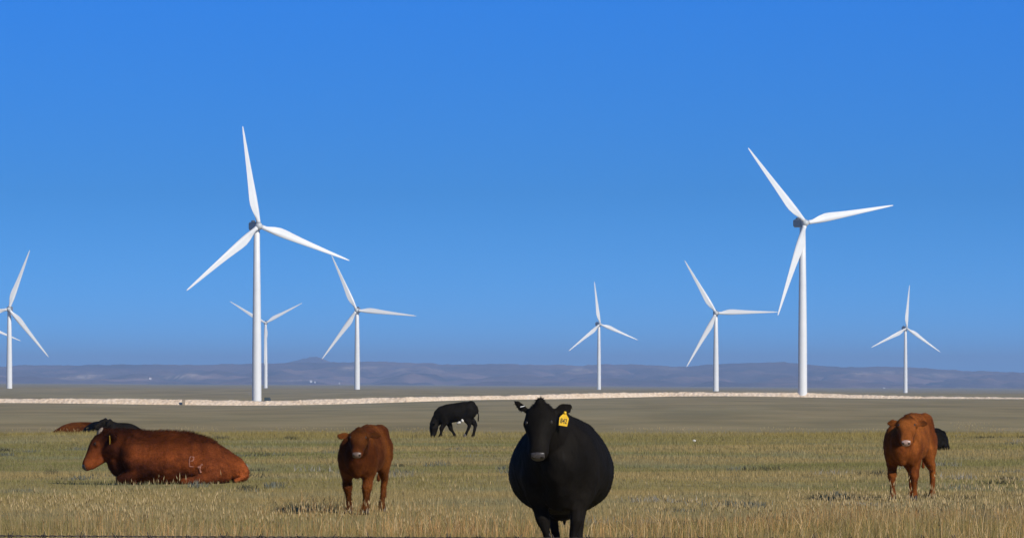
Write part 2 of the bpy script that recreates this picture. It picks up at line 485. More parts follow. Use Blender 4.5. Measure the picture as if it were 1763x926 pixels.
turbine(15, 532, 108, -2, 20, 'wind turbine at the left edge of the view, its whole tower visible')
turbine(-33, 559, 74.3, 10, -8, 'wind turbine mostly out of view, only one blade tip showing at the left edge')

# ------------------------------------------------------------------ small things far off
gb = Mat('box_green'); gb.base(gb.ramp(gb.noise(2, 3), [(.3, (.018, .03, .026)), (.7, (.03, .045, .04))])).set(Roughness=.5)
cc = Mat('concrete'); cc.base(cc.ramp(cc.noise(2, 4), [(.3, (.34, .32, .29)), (.7, (.44, .42, .38))])).set(Roughness=.9)
p = at(460, 690.6, 2336.5)
tr = empty('transformer', (p.x, p.y, p.z - .75))
tag(tr, 'dark green transformer box beside the foot of the tallest turbine', 'transformer')
bm = bmesh.new(); box_bm(bm, -1.5, 1.5, -1.1, 1.1, 0, .45, .03); link('pad', from_bm('pad', bm, False), cc.m, tr)
bm = bmesh.new(); box_bm(bm, -1.25, 1.25, -.9, .9, .45, 2.5, .08); cb = link('cabinet', from_bm('cabinet', bm, False), gb.m, tr)
for sgn in (-1, 1):
    bm = bmesh.new(); box_bm(bm, sgn * .62 - .55, sgn * .62 + .55, -.94, -.903, .6, 2.3, .012); link('cabinet_door', from_bm('cabinet_door', bm, False), gb.m, cb)
for k in range(6):
    bm = bmesh.new(); box_bm(bm, 1.255, 1.55, -.7 + k * .25, -.62 + k * .25, .7, 2.1); link('cooling_fin', from_bm('cooling_fin', bm, False), gb.m, tr)

wb = Mat('barn_white'); wb.base(wb.ramp(wb.noise(.8, 3), [(.3, (.72, .72, .7)), (.7, (.8, .8, .78))])).set(Roughness=.7)
rb = Mat('roof_red'); rb.base(rb.ramp(rb.noise(.8, 3), [(.3, (.2, .05, .045)), (.7, (.28, .08, .07))])).set(Roughness=.7)
gr_ = Mat('roof_grey'); gr_.base(gr_.ramp(gr_.noise(.8, 3), [(.3, (.34, .35, .36)), (.7, (.42, .43, .44))])).set(Roughness=.6)
hill_bvh = BVHTree.FromPolygons([v.co.copy() for v in hills.data.vertices], [tuple(p.vertices) for p in hills.data.polygons])
def building(px, py, d, w, dp, h, roof, label, wall=None, rz=.3):
    o_ = Vector((0, 0, EYE)); hit = hill_bvh.ray_cast(o_, (at(px, py, 16000) - o_).normalized())[0]
    p = hit if hit is not None else at(px, py, d)
    r = empty('farm_building', (p.x, p.y, p.z), rz)
    tag(r, label, 'building', 'far buildings below the hills')
    bm = bmesh.new(); box_bm(bm, -w / 2, w / 2, -dp / 2, dp / 2, -1.5, h); link('wall', from_bm('wall', bm, False), (wall or wb).m, r)
    bm = bmesh.new()
    e, rh = .35, h * .55
    P = [(-w / 2 - e, -dp / 2 - e, h), (w / 2 + e, -dp / 2 - e, h), (w / 2 + e, 0, h + rh), (-w / 2 - e, 0, h + rh), (w / 2 + e, dp / 2 + e, h), (-w / 2 - e, dp / 2 + e, h)]
    vs = [bm.verts.new(q) for q in P]
    for f in ((0, 1, 2, 3), (3, 2, 4, 5), (0, 3, 5), (1, 4, 2), (0, 5, 4, 1)): bm.faces.new([vs[i] for i in f])
    bmesh.ops.translate(bm, verts=bm.verts, vec=(0, 0, .01))
    link('roof', from_bm('roof', bm, False), roof.m, r)
    bm = bmesh.new(); box_bm(bm, -.6, .6, -dp / 2 - .06, -dp / 2 - .003, 0, 2.1); link('door', from_bm('door', bm, False), gr_.m, r)
    return r
building(535, 658.5, 7850, 6.5, 7, 4.6, wb, 'bright white little building below the butte, larger of two side by side')
building(542, 659, 7900, 4, 5, 3.4, gr_, 'tiny white shed just right of the bright white building below the butte')
building(584, 660.5, 7850, 3.6, 4, 3, gr_, 'tiny pale shed left of the mid sized turbine tower')
building(258, 652.5, 8600, 8, 8, 4.5, rb, 'far building with a red roof and pale end on the left hill slope')
building(1522, 670.5, 7700, 4.2, 5, 3.4, wb, 'tiny white shed left of the furthest right turbine tower')

def block(px, py, d, w, h, mat, label, name='marker_block'):
    p = at(px, py, d)
    bm = bmesh.new(); box_bm(bm, -w / 2, w / 2, -w / 2, w / 2, -1.2, h, .06)
    n = len(bm.verts)
    o = empty(name, (p.x, p.y, p.z))
    link('post', from_bm('post', bm, False), mat.m, o)
    bm = bmesh.new(); box_bm(bm, -w * .58, w * .58, -w * .58, w * .58, h + .003, h + .14, .03)
    link('cap', from_bm('cap', bm, False), mat.m, o)
    tag(o, label, 'marker')
    return o
tn = Mat('weathered_tan'); tn.base(tn.ramp(tn.noise(2, 3), [(.3, (.27, .21, .13)), (.7, (.38, .30, .2))])).set(Roughness=.9)
block(316, 693, 2329, 1.2, 1.3, tn, 'stubby tan marker on the pale gravel bank, left of the tallest turbine')
block(884, 684.5, 2375, 1.0, 1.1, tn, 'stubby tan marker on the gravel bank just behind the black cow head')

# ------------------------------------------------------------------ barbed wire along the near fence
wi = Mat('wire_steel'); wi.base(wi.ramp(wi.noise(30, 3), [(.35, (.05, .042, .045)), (.6, (.11, .095, .09)), (.75, (.16, .10, .07))])).set(Roughness=.6, Metallic=.5)
pw = Mat('post_steel'); pw.base(pw.ramp(pw.noise(9, 4), [(.3, (.05, .06, .05)), (.7, (.1, .09, .07))])).set(Roughness=.7)
fence = empty('barbed_wire_fence', (0, 15, 0))
tag(fence, 'rusty barbed wire strand crossing the bottom edge of the view', 'fence')
def wire_z(x):     # sags to the right, lowest past the middle
    px = CX + F * x / 15
    return EYE + (YH - (922.0 + 3.6 * np.clip(px, -500, 2300) / 700 - 1.0e-6 * (px - 0) ** 2)) / F * 15
def tube_np(path, r, n=6):
    path = np.asarray(path, float)
    tan = np.gradient(path, axis=0); tan /= np.linalg.norm(tan, axis=1)[:, None]
    up = np.array([0, .3, 1.0]); s = np.cross(tan, up); s /= np.linalg.norm(s, axis=1)[:, None]; u = np.cross(s, tan)
    V = []
    for k in range(n):
        t = 2 * math.pi * k / n
        V.append(path + r * (math.cos(t) * s + math.sin(t) * u))
    V = np.stack(V, 1); m = len(path)
    ii = np.arange(m * n).reshape(m, n)
    a, b = ii[:-1], np.roll(ii[:-1], -1, 1); c, d = np.roll(ii[1:], -1, 1), ii[1:]
    T = np.concatenate([np.stack([a.ravel(), b.ravel(), c.ravel()], 1), np.stack([a.ravel(), c.ravel(), d.ravel()], 1)])
    return V.reshape(-1, 3), T
def join_np(parts):
    V, T, o = [], [], 0
    for v, t in parts:
        V.append(v); T.append(t + o); o += len(v)
    return np.concatenate(V), np.concatenate(T)
xs = np.linspace(-2.6, 2.6, 1500)
zs = wire_z(xs)
parts_ = []
for ph in (0, math.pi):
    parts_.append(tube_np(np.stack([xs, .0017 * np.cos(xs * 130 + ph), zs + .0017 * np.sin(xs * 130 + ph)], 1), .0014, 5))
wv, wt = join_np(parts_)
wire = link('wire', mesh_np('wire', wv, wt), wi.m, fence)
for k, bx in enumerate(np.arange(-2.5, 2.55, .105)):
    bx += random.uniform(-.01, .01)
    bz = float(wire_z(np.array([bx]))[0])
    ps = []
    tt = np.linspace(0, 1, 26)
    ps.append(tube_np(np.stack([bx + (tt - .5) * .012, .0042 * np.cos(tt * 12.5), bz + .0042 * np.sin(tt * 12.5)], 1), .0011, 5))
    for q in range(2):
        a = random.uniform(0, 6.28)
        dvec = np.array([random.uniform(-.5, .5), math.cos(a), math.sin(a)])
        cpt = np.array([bx + (q - .5) * .01, 0, bz])
        ps.append(tube_np(np.stack([cpt - dvec * .014, cpt, cpt + dvec * .014]), .0011, 5))
    bv, bt = join_np(ps)
    link('barb', mesh_np('barb', bv, bt), wi.m, wire)
for sx_ in (-2.6, 2.6):
    bm = bmesh.new()
    box_bm(bm, -.02, .02, -.003, .003, -.45, 1.38); box_bm(bm, -.003, .003, .004, .034, -.45, 1.38)
    q = link('post', from_bm('post', bm, False), pw.m, fence); q.location = (sx_, .008, 0)

# ------------------------------------------------------------------ cattle
def ring_frame(t, hint):
    s = hint.cross(t)
    if s.length < 1e-4: s = Vector((0, 1, 0))
    s.normalize()
    return s, t.cross(s).normalized()
def loft(bm, rings, hint=(0, 0, 1), n=22, M=None):
    """closed tube through rings (x, y, z, half-width, half-height[, egg])"""
    hint = Vector(hint)
    C = [Vector(r[:3]) for r in rings]
    m = len(C)
    out = []
    def put(c, t, a, b, e):
        s, u = ring_frame(t, hint)
        vs = []
        for k in range(n):
            th = 2 * math.pi * k / n
            sy, su = math.cos(th), math.sin(th)
            p = c + s * (sy * a * (1 - e * su)) + u * (su * b)
            if M is not None: p = M @ p
            vs.append(bm.verts.new(p))
        out.append(vs)
    T = []
    for i in range(m):
        t = (C[min(i + 1, m - 1)] - C[max(i - 1, 0)])
        T.append(t.normalized())
    g = lambda r: r[5] if len(r) > 5 else 0.0
    r0, r1 = rings[0], rings[-1]
    for f in (.98, .75, .4):
        w = math.sqrt(1 - f * f)
        put(C[0] - T[0] * min(r0[3], r0[4]) * f * .8, T[0], r0[3] * w, r0[4] * w, g(r0))
    for i, r in enumerate(rings): put(C[i], T[i], r[3], r[4], g(r))
    for f in (.4, .75, .98):
        w = math.sqrt(1 - f * f)
        put(C[-1] + T[-1] * min(r1[3], r1[4]) * f * .8, T[-1], r1[3] * w, r1[4] * w, g(r1))
    for p, q in zip(out[:-1], out[1:]):
        for k in range(n): bm.faces.new((p[k], p[(k + 1) % n], q[(k + 1) % n], q[k]))
    bm.faces.new(out[0][::-1]); bm.faces.new(out[-1])
def blob(bm, c, r, M=None, rot=None):
    q = bmesh.ops.create_icosphere(bm, subdivisions=3, radius=1)
    A = Matrix.Translation(Vector(c)) @ (Euler(rot).to_matrix().to_4x4() if rot else Matrix()) @ Matrix.Diagonal((*r, 1))
    if M is not None: A = M @ A
    bmesh.ops.transform(bm, matrix=A, verts=q['verts'])
def head_matrix(pos, pitch, yaw=0, roll=0, s=1.0):
    return Matrix.Translation(Vector(pos)) @ Matrix.Rotation(R(yaw), 4, 'Z') @ Matrix.Rotation(R(pitch), 4, 'Y') @ Matrix.Rotation(R(roll), 4, 'X') @ Matrix.Scale(s, 4)
def ear(bm, M, att, dr, nrm, L, W, T=.016):
    """leaf-shaped ear from att along dr, broad face along nrm (head-local)"""
    dr = Vector(dr).normalized(); nrm = Vector(nrm); side = nrm.cross(dr).normalized(); nrm = dr.cross(side).normalized()
    prof = [(0, .30, 1.5), (.15, .45, 1.3), (.35, .82, 1.0), (.55, 1.0, .9), (.75, .88, .85), (.9, .55, .8), (1.0, .2, .7)]
    rings = []
    for t, w, th in prof:
        p = Vector(att) + dr * (t * L) + nrm * (-.018 * math.sin(t * 2.2)) + Vector((0, 0, -.012 * t * t))
        rings.append((p, w * W, th * T))
    out = []; n = 14
    for p, a, b in rings:
        out.append([bm.verts.new(M @ (p + side * (a * math.cos(2 * math.pi * k / n)) + nrm * (b * math.sin(2 * math.pi * k / n)))) for k in range(n)])
    for p, q in zip(out[:-1], out[1:]):
        for k in range(n): bm.faces.new((p[k], p[(k + 1) % n], q[(k + 1) % n], q[k]))
    bm.faces.new(out[0][::-1]); bm.faces.new(out[-1])
def head(bm, M, kind='cow', ears=None):
    w = {'cow': 1.08, 'deep': 1.08, 'wide': 1.3}.get(kind, 1.42)
    j = {'deep': 1.0}.get(kind, 0.0)
    loft(bm, [(-.10, 0, -.10, .095 * w, .09), (-.03, 0, -.08, .122 * w, .122), (.05, 0, -.075, .134 * w, .135), (.12, 0, -.075, .136 * w, .14), (.19, 0, -.08, .118 * w, .135),
              (.26, 0, -.088, .097 * w, .122), (.33, 0, -.094, .086 * w, .108), (.40, 0, -.097, .083 * w, .098), (.455, 0, -.10, .086 * w, .09), (.49, 0, -.105, .078 * w, .072)], M=M)
    loft(bm, [(.0, 0, -.18 - .05 * j, .10 * w, .075 + .03 * j), (.12, 0, -.20 - .055 * j, .088 * w, .07 + .03 * j), (.25, 0, -.185 - .04 * j, .062 * w, .05 + .025 * j),
              (.38, 0, -.172 - .02 * j, .056 * w, .038 + .012 * j), (.45, 0, -.168 - .01 * j, .05 * w, .03 + .005 * j)], M=M)
    for s in (-1, 1):
        blob(bm, (.125, s * .118 * w, -.032), (.045, .03, .034), M)              # brow and eye ridge
        blob(bm, (.47, s * .044 * w, -.066), (.034, .038, .032), M)               # nostril wing
        blob(bm, (.06, s * .09 * w, -.15), (.09, .045, .08), M)                   # cheek
    blob(bm, (-.07, 0, .0), (.075, .065, .06), M)                                 # poll
    for att, dr, nrm, L, W in (ears or []):
        ear(bm, M, att, dr, nrm, L, W)

def remesh(bm, name, voxel, smooth=14, HM=None, hr=.42, hs=4, fluff=.004):
    """one continuous skin over the overlapping volumes; trunk and legs are relaxed more than the head"""
    bmesh.ops.recalc_face_normals(bm, faces=bm.faces)
    me = bpy.data.meshes.new(name); bm.to_mesh(me); bm.free()
    o = bpy.data.objects.new(name, me); COL.objects.link(o)
    m = o.modifiers.new('r', 'REMESH'); m.mode = 'VOXEL'; m.voxel_size = voxel; m.use_smooth_shade = True
    dg = bpy.context.evaluated_depsgraph_get(); dg.update()
    res = bpy.data.meshes.new_from_object(o.evaluated_get(dg))
    bpy.data.objects.remove(o); bpy.data.meshes.remove(me)
    v = np.empty(len(res.vertices) * 3, np.float32); res.vertices.foreach_get('co', v); v = v.reshape(-1, 3).astype(float)
    e = np.empty(len(res.edges) * 2, np.int32); res.edges.foreach_get('vertices', e); e = e.reshape(-1, 2)
    deg = np.bincount(e.ravel(), minlength=len(v))[:, None]
    if HM is not None:
        hc = np.array(HM @ Vector((.16, 0, -.08))); rr = hr * HM.to_scale().x
        wt_ = sstep(rr * .8, rr * 1.25, np.linalg.norm(v - hc[None], axis=1))[:, None]
    else: wt_ = np.ones((len(v), 1))
    foot = sstep(.02, .22, v[:, 2:3]) * .75 + .25
    for it in range(smooth):
        acc = np.zeros_like(v)
        for k in range(3):
            acc[:, k] = np.bincount(e[:, 0], v[e[:, 1], k], len(v)) + np.bincount(e[:, 1], v[e[:, 0], k], len(v))
        w = .6 * (1.0 if it < hs else wt_) * foot
        v = v + (acc / np.maximum(deg, 1) - v) * w
    if fluff:
        res.vertices.foreach_set('co', v.astype(np.float32).ravel()); res.update()
        nn = np.empty(len(v) * 3, np.float32); res.vertices.foreach_get('normal', nn); nn = nn.reshape(-1, 3)
        h_ = (fnoise(v[:, 0] * 26 + v[:, 2] * 9, v[:, 1] * 26 + v[:, 2] * 13, 3) - .5) + 1.3 * (fnoise(v[:, 0] * 7 + v[:, 1] * 4, v[:, 2] * 6 + v[:, 1] * 5, 2) - .5)
        v = v + nn * (h_ * fluff * 2.2 * (.25 + .75 * wt_[:, 0]))[:, None]
    res.vertices.foreach_set('co', v.astype(np.float32).ravel())
    for p in res.polygons: p.use_smooth = True
    res.update()
    res.name = name
    return res

def coat_mat(name, rough=.65, sheen=.02, sheen_tint=(1, .6, .4), spec=.03):
    m = Mat(name)
    at_ = m.n('ShaderNodeAttribute'); at_.attribute_name = 'col'
    n1 = m.noise(60, 4, .6, stretch=(1, 1, .35)); n2 = m.noise(7, 3)
    c = m.mix(1, at_.outputs['Color'], m.ramp(n1, [(.3, (.72, .72, .72)), (.7, (1.2, 1.2, 1.2))]), 'MULTIPLY')
    c = m.mix(1, c, m.ramp(n2, [(.3, (.82, .8, .8)), (.7, (1.12, 1.12, 1.12))]), 'MULTIPLY')
    m.base(c).set(Roughness=rough)
    m.b.inputs['Specular IOR Level'].default_value = spec
    m.b.inputs['Sheen Weight'].default_value = sheen
    m.b.inputs['Sheen Roughness'].default_value = .5
    m.b.inputs['Sheen Tint'].default_value = (*sheen_tint, 1)
    m.bump(n1, .25, .006)
    return m
M_BLACK = coat_mat('coat_black', .62, .0, (1, 1, 1), .035)
M_RED = coat_mat('coat_red')
eye_m = Mat('eye_dark'); eye_m.base(eye_m.ramp(eye_m.noise(40, 2), [(.3, (.006, .004, .003)), (.7, (.014, .009, .006))])).set(Roughness=.4)
nose_k = Mat('nose_grey'); nose_k.base(nose_k.ramp(nose_k.noise(70, 4), [(.35, (.035, .031, .031)), (.65, (.075, .066, .064))])).set(Roughness=.4)
nose_p = Mat('nose_pink'); nose_p.base(nose_p.ramp(nose_p.noise(70, 4), [(.35, (.30, .19, .15)), (.65, (.48, .33, .28))])).set(Roughness=.4)
nose_b = Mat('nose_brown'); nose_b.base(nose_b.ramp(nose_b.noise(70, 4), [(.35, (.10, .068, .052)), (.65, (.18, .125, .10))])).set(Roughness=.4)
hoof_m = Mat('hoof_horn'); hoof_m.base(hoof_m.ramp(hoof_m.noise(40, 4, stretch=(1, 1, 4)), [(.3, (.02, .013, .01)), (.7, (.055, .036, .027))])).set(Roughness=.5)
tag_m = Mat('tag_yellow'); tag_m.base(tag_m.ramp(tag_m.noise(20, 3), [(.3, (.80, .47, .015)), (.7, (.90, .57, .02))])).set(Roughness=.45)
ink_m = Mat('tag_ink'); ink_m.base(ink_m.ramp(ink_m.noise(30, 2), [(.3, (.012, .01, .01)), (.7, (.03, .02, .018))])).set(Roughness=.6)
met_m = Mat('clip_metal'); met_m.base(met_m.ramp(met_m.noise(30, 2), [(.3, (.7, .7, .68)), (.7, (.8, .8, .78))])).set(Roughness=.35)
brand_m = Mat('brand_scar'); brand_m.base(brand_m.ramp(brand_m.noise(22, 5, .7), [(.36, (.15, .045, .022)), (.5, (.26, .10, .062)), (.68, (.42, .21, .15))])).set(Roughness=.6)
white_m = coat_mat('coat_white')

def verts_np(me):
    v = np.empty(len(me.vertices) * 3, np.float32); me.vertices.foreach_get('co', v); return v.reshape(-1, 3)
def colour_body(me, colf):
    v = verts_np(me)
    c = colf(v)
    a = me.color_attributes.new('col', 'FLOAT_COLOR', 'POINT')
    cc_ = np.ones((len(v), 4), np.float32); cc_[:, :3] = c
    a.data.foreach_set('color', cc_.ravel())
def fur_mesh(me, colf, count, length, width, keep=None, flow=(-.75, 0, -.55), lift=.42, seed=1, lenf=None):
    """short hairs lying along the coat, shaded like the skin below them"""
    rg = np.random.default_rng(seed)
    me.calc_loop_triangles()
    nt_ = len(me.loop_triangles)
    tv = np.empty(nt_ * 3, np.int32); me.loop_triangles.foreach_get('vertices', tv); tv = tv.reshape(-1, 3)
    v = verts_np(me).astype(float)
    nn = np.empty(len(v) * 3, np.float32); me.vertices.foreach_get('normal', nn); nn = nn.reshape(-1, 3).astype(float)
    A, B, C_ = v[tv[:, 0]], v[tv[:, 1]], v[tv[:, 2]]
    ar = np.linalg.norm(np.cross(B - A, C_ - A), axis=1)
    pick = rg.choice(nt_, count, p=ar / ar.sum())
    r1, r2 = rg.random(count), rg.random(count); f = r1 + r2 > 1; r1[f] = 1 - r1[f]; r2[f] = 1 - r2[f]
    P = A[pick] + (B - A)[pick] * r1[:, None] + (C_ - A)[pick] * r2[:, None]
    N = nn[tv[pick, 0]] * (1 - r1 - r2)[:, None] + nn[tv[pick, 1]] * r1[:, None] + nn[tv[pick, 2]] * r2[:, None]
    N /= np.linalg.norm(N, axis=1)[:, None] + 1e-9
    if keep is not None:
        k = keep(P); P, N = P[k], N[k]
    m = len(P)
    fl = np.array(flow)[None] + rg.normal(0, .35, (m, 3))
    fl = fl - N * (fl * N).sum(1)[:, None]
    fl /= np.linalg.norm(fl, axis=1)[:, None] + 1e-9
    D = fl + N * (lift + rg.normal(0, .15, m))[:, None]
    D /= np.linalg.norm(D, axis=1)[:, None]
    S = np.cross(N, D); S /= np.linalg.norm(S, axis=1)[:, None] + 1e-9
    Lh = length * (.55 + .8 * rg.random(m))
    if lenf is not None: Lh = Lh * lenf(P)
    base = P - N * .004
    V = np.stack([base + S * width / 2, base - S * width / 2, base + D * Lh[:, None]], 1)
    col = colf(P) * (.55 + 1.0 * rg.random((m, 1)))
    cols = np.repeat(col[:, None], 3, 1)
    nr_ = np.repeat(N[:, None], 3, 1)
    return mesh_np('hair', V.reshape(-1, 3), np.arange(m * 3).reshape(-1, 3), cols.reshape(-1, 3), nr_.reshape(-1, 3))

def cow_thing(label, px, d, heading, me, colf, mat, group=None, hair=(0, .02, .005), name='cow', cat='cow', zoff=0, hair_kw={}, HM=None):
    hair_kw = dict(hair_kw)
    if HM is not None:
        f0_ = hair_kw.get('lenf', lambda P: np.ones(len(P))); hc_ = np.array(HM @ Vector((.3, 0, .0))); hs_ = HM.to_scale().x
        hair_kw['lenf'] = lambda P: f0_(P) * (.3 + .7 * sstep(.28 * hs_, .42 * hs_, np.linalg.norm(P - hc_[None], axis=1)))
    x = (px - CX) / F * d
    root = empty(name, (x, d, gz(x, d) + zoff), R(heading))
    tag(root, label, cat, group)
    colour_body(me, colf)
    body = link('body', me, mat.m, root)
    if hair[0]:
        link('hair', fur_mesh(me, colf, hair[0], hair[1], hair[2], **hair_kw), mat.m, body)
    return root, body
def ball(name, c, r, mat, parent, M=None, rot=None, sub=2):
    bm = bmesh.new(); blob(bm, c, r, M, rot)
    return link(name, from_bm(name, bm), mat.m, parent)
def face(body, M, nose, w=1.0, eye=True):
    me = body.data
    bvh = BVHTree.FromPolygons([v.co.copy() for v in me.vertices], [tuple(p.vertices) for p in me.polygons])
    for s in (-1, 1):
        o = M @ Vector((.135, s * .4, .13)); tgt = M @ Vector((.135, 0, -.06))
        hit = bvh.ray_cast(o, (tgt - o).normalized())[0]
        if hit is not None:
            c = hit - (hit - tgt).normalized() * .008 * w
            ball('eye', M.inverted() @ c, (.024 * w, .018 * w, .019 * w), eye_m, body, M)
    # muzzle pad: a shell of the nose surface
    bm = bmesh.new()
    L = []
    for i, u in enumerate(np.linspace(-1, 1, 13)):
        for j, t in enumerate(np.linspace(-1, 1, 9)):
            yy = u * .068 * w * (1 - .2 * max(0, -t)); zz = -.088 + t * .056 * (1 - .35 * u * u)
            o = M @ Vector((.75, yy, zz)); dr = (M @ Vector((0, yy, zz)) - o).normalized()
            h = bvh.ray_cast(o, dr)
            L.append(None if h[0] is None else bm.verts.new(h[0] - dr * .003))
    for i in range(12):
        for j in range(8):
            q = [L[i * 9 + j], L[(i + 1) * 9 + j], L[(i + 1) * 9 + j + 1], L[i * 9 + j + 1]]
            if all(q): bm.faces.new(q)
    r = bmesh.ops.extrude_face_region(bm, geom=bm.faces[:])
    ax = (M.to_3x3() @ Vector((1, 0, 0))).normalized()
    bmesh.ops.translate(bm, verts=[g for g in r['geom'] if isinstance(g, bmesh.types.BMVert)], vec=-ax * .012)
    mz = link('muzzle', from_bm('muzzle', bm), nose.m, body)
    for s in (-1, 1):
        o = M @ Vector((.75, s * .043 * w, -.078)); dr = (M @ Vector((0, s * .043 * w, -.078)) - o).normalized()
        h = bvh.ray_cast(o, dr)
        if h[0] is not None:
            ball('nostril', M.inverted() @ (h[0] - dr * .002), (.009, .024, .019), eye_m, mz, M, (R(s * 35), 0, 0))
    return bvh
def hooves(root, pts, r=.055):
    for (x, y) in pts:
        for s in (-1, 1):
            bm = bmesh.new()
            loft(bm, [(x + .012, y + s * r * .46, .0, r * .5, r * .95), (x + .006, y + s * r * .46, r * .6, r * .46, r * .82), (x - .006, y + s * r * .44, r * 1.15, r * .4, r * .6)], hint=(1, 0, 0), n=14)
            link('hoof', from_bm('hoof', bm), hoof_m.m, root)
def legs(bm, front, hind):
    for P in front + hind: loft(bm, P, hint=(1, 0, 0))
def fleg(x, y, zt, s=1.0, dx=0, dy=0):
    """front leg: top at (x,y,zt), foot displaced by (dx,dy); s scales thickness"""
    k = zt / .72
    return [(x - .02, y, .72 * k, .115 * s, .14 * s), (x - .02, y + dy * .15, .55 * k, .088 * s, .105 * s), (x + dx * .4, y + dy * .45, .42 * k, .06 * s, .07 * s), (x + .02 + dx * .55, y + dy * .6, .33 * k, .066 * s, .07 * s),
            (x + .01 + dx * .7, y + dy * .75, .25 * k, .042 * s, .046 * s), (x + dx * .9, y + dy * .92, .15 * k, .036 * s, .04 * s), (x + dx, y + dy, .085 * k, .05 * s, .052 * s), (x + .02 + dx, y + dy, .04, .046 * s, .052 * s)]
def hleg(x, y, zt, s=1.0, dx=0, dy=0):
    """hind leg: hip at (x,y,zt); stifle forward, hock back"""
    k = zt / .85
    return [(x, y * .8, .85 * k, .15 * s, .24 * s), (x + .06, y, .68 * k, .13 * s, .2 * s), (x + .04 + dx * .2, y, .55 * k, .095 * s, .13 * s), (x - .07 + dx * .5, y + dy * .4, .44 * k, .06 * s, .085 * s),
            (x - .11 + dx * .7, y + dy * .6, .37 * k, .05 * s, .065 * s), (x - .09 + dx * .8, y + dy * .75, .27 * k, .042 * s, .05 * s), (x - .06 + dx * .95, y + dy * .92, .13 * k, .04 * s, .043 * s),
            (x - .05 + dx, y + dy, .08 * k, .05 * s, .052 * s), (x - .025 + dx, y + dy, .04, .046 * s, .052 * s)]

def cmix(a, b, t): return np.asarray(a)[None] * (1 - t[:, None]) + np.asarray(b)[None] * t[:, None]

# ---- the big black cow, head on
bm = bmesh.new()
loft(bm, [(-1.12, 0, .95, .16, .20, .0), (-1.02, 0, .92, .27, .28, .05), (-.8, 0, .865, .36, .37, .1), (-.5, 0, .82, .43, .42, .14), (-.2, 0, .795, .46, .435, .17), (.05, 0, .81, .435, .425, .16),
          (.28, 0, .83, .37, .40, .1), (.46, 0, .83, .30, .37, .0), (.58, 0, .80, .225, .31, -.05), (.66, 0, .76, .15, .22, 0)])
loft(bm, [(.1, -.0, .98, .24, .26), (.42, -.04, 1.02, .20, .27), (.62, -.09, 1.07, .175, .24), (.76, -.13, 1.14, .15, .19), (.84, -.15, 1.19, .135, .15)])
for s in (-1, 1):
    blob(bm, (.33, s * .18, .76), (.2, .16, .34))
    blob(bm, (-.75, s * .18, .94), (.3, .16, .24))
loft(bm, [(.58, -.02, .80, .13, .16), (.56, 0, .62, .13, .14), (.46, 0, .5, .13, .11)], hint=(1, 0, 0))
legs(bm, [fleg(.40, .215, .72, 1.06, .02, -.13), fleg(.36, -.235, .72, 1.06, .0, .14)],
     [hleg(-.82, .20, .85, 1.1, 0, -.06), hleg(-.72, -.2, .85, 1.1, .06, .17)])
loft(bm, [(-1.12, 0, 1.08, .04, .04), (-1.2, 0, .95, .03, .03), (-1.22, 0, .6, .024, .024), (-1.2, .02, .36, .04, .035), (-1.19, .02, .24, .02, .02)], hint=(1, 0, 0))
blob(bm, (-.62, 0, .43), (.2, .15, .13))
HM = head_matrix((.92, -.175, 1.268), 55, -5, 3, .80)
EAR_L, EAR_R = Vector((-.40, .90, .12)), Vector((-.70, -.70, .05))
head(bm, HM, 'wide', ears=[((-.03, -.12, -.07), EAR_R, (.3, 0, 1), .29, .06), ((-.02, .12, -.07), EAR_L, (.25, -.15, 1), .26, .09)])
blob(bm, (-.12, 0, .0), (.07, .055, .06), HM)
black_me = remesh(bm, 'body', .014, 24, HM)
def col_black(v):
    n = fnoise(v[:, 0] * 5 + 9, v[:, 2] * 5 + v[:, 1] * 3, 3)
    return cmix((.0070, .0064, .0056), (.0150, .0126, .0104), n)
cow, cow_b = cow_thing('big black cow walking head on, with a yellow numbered ear tag', 966, 45.45, -91, black_me, col_black, M_BLACK, None, (50000, .022, .006), hair_kw=dict(lenf=lambda P: .9 + .9 * (np.linalg.norm(P - np.array(HM @ Vector((-.1, 0, 0)))[None], axis=1) < .085)), HM=HM)
bvh = face(cow_b, HM, nose_k, 1.08)
hooves(cow, [(.44, .085), (.38, -.095), (-.85, .14), (-.69, -.03)], .06)
# ear tag with its number, hanging from the cow's left ear, and a metal clip in the other
def text_mesh(txt, size):
    cu = bpy.data.curves.new('t', 'FONT'); cu.body = txt; cu.size = size; cu.extrude = .0008; cu.align_x = 'CENTER'; cu.align_y = 'CENTER'; cu.offset = size * .012
    o = bpy.data.objects.new('t', cu); COL.objects.link(o)
    dg = bpy.context.evaluated_depsgraph_get(); dg.update()
    me = bpy.data.meshes.new_from_object(o.evaluated_get(dg)); bpy.data.objects.remove(o)
    return me
def tag_plate(w, h, th=.003):
    bm = bmesh.new()
    pr = [(-.5, -1), (-.56, -.45), (-.4, -.33), (-.2, -.2), (-.12, 0), (.12, 0), (.2, -.2), (.4, -.33), (.56, -.45), (.5, -1)]
    f = bm.faces.new([bm.verts.new((a * w, -th / 2, b * h)) for a, b in pr])
    r = bmesh.ops.extrude_face_region(bm, geom=[f])
    bmesh.ops.translate(bm, verts=[g for g in r['geom'] if isinstance(g, bmesh.types.BMVert)], vec=(0, th, 0))
    return from_bm('ear_tag', bm, False)
ear_p = HM @ (Vector((-.02, .12, -.07)) + EAR_L.normalized() * .09)
plate = link('ear_tag', tag_plate(.072, .125), tag_m.m, cow_b)
pm = Matrix.Translation(ear_p + Vector((.05, .05, -.008))) @ Matrix.Rotation(R(90), 4, 'Z') @ Matrix.Rotation(R(9), 4, 'Y') @ Matrix.Rotation(R(-6), 4, 'X')
plate.matrix_local = pm
tm = text_mesh('842', .046)
num = link('tag_number', tm, ink_m.m, plate)
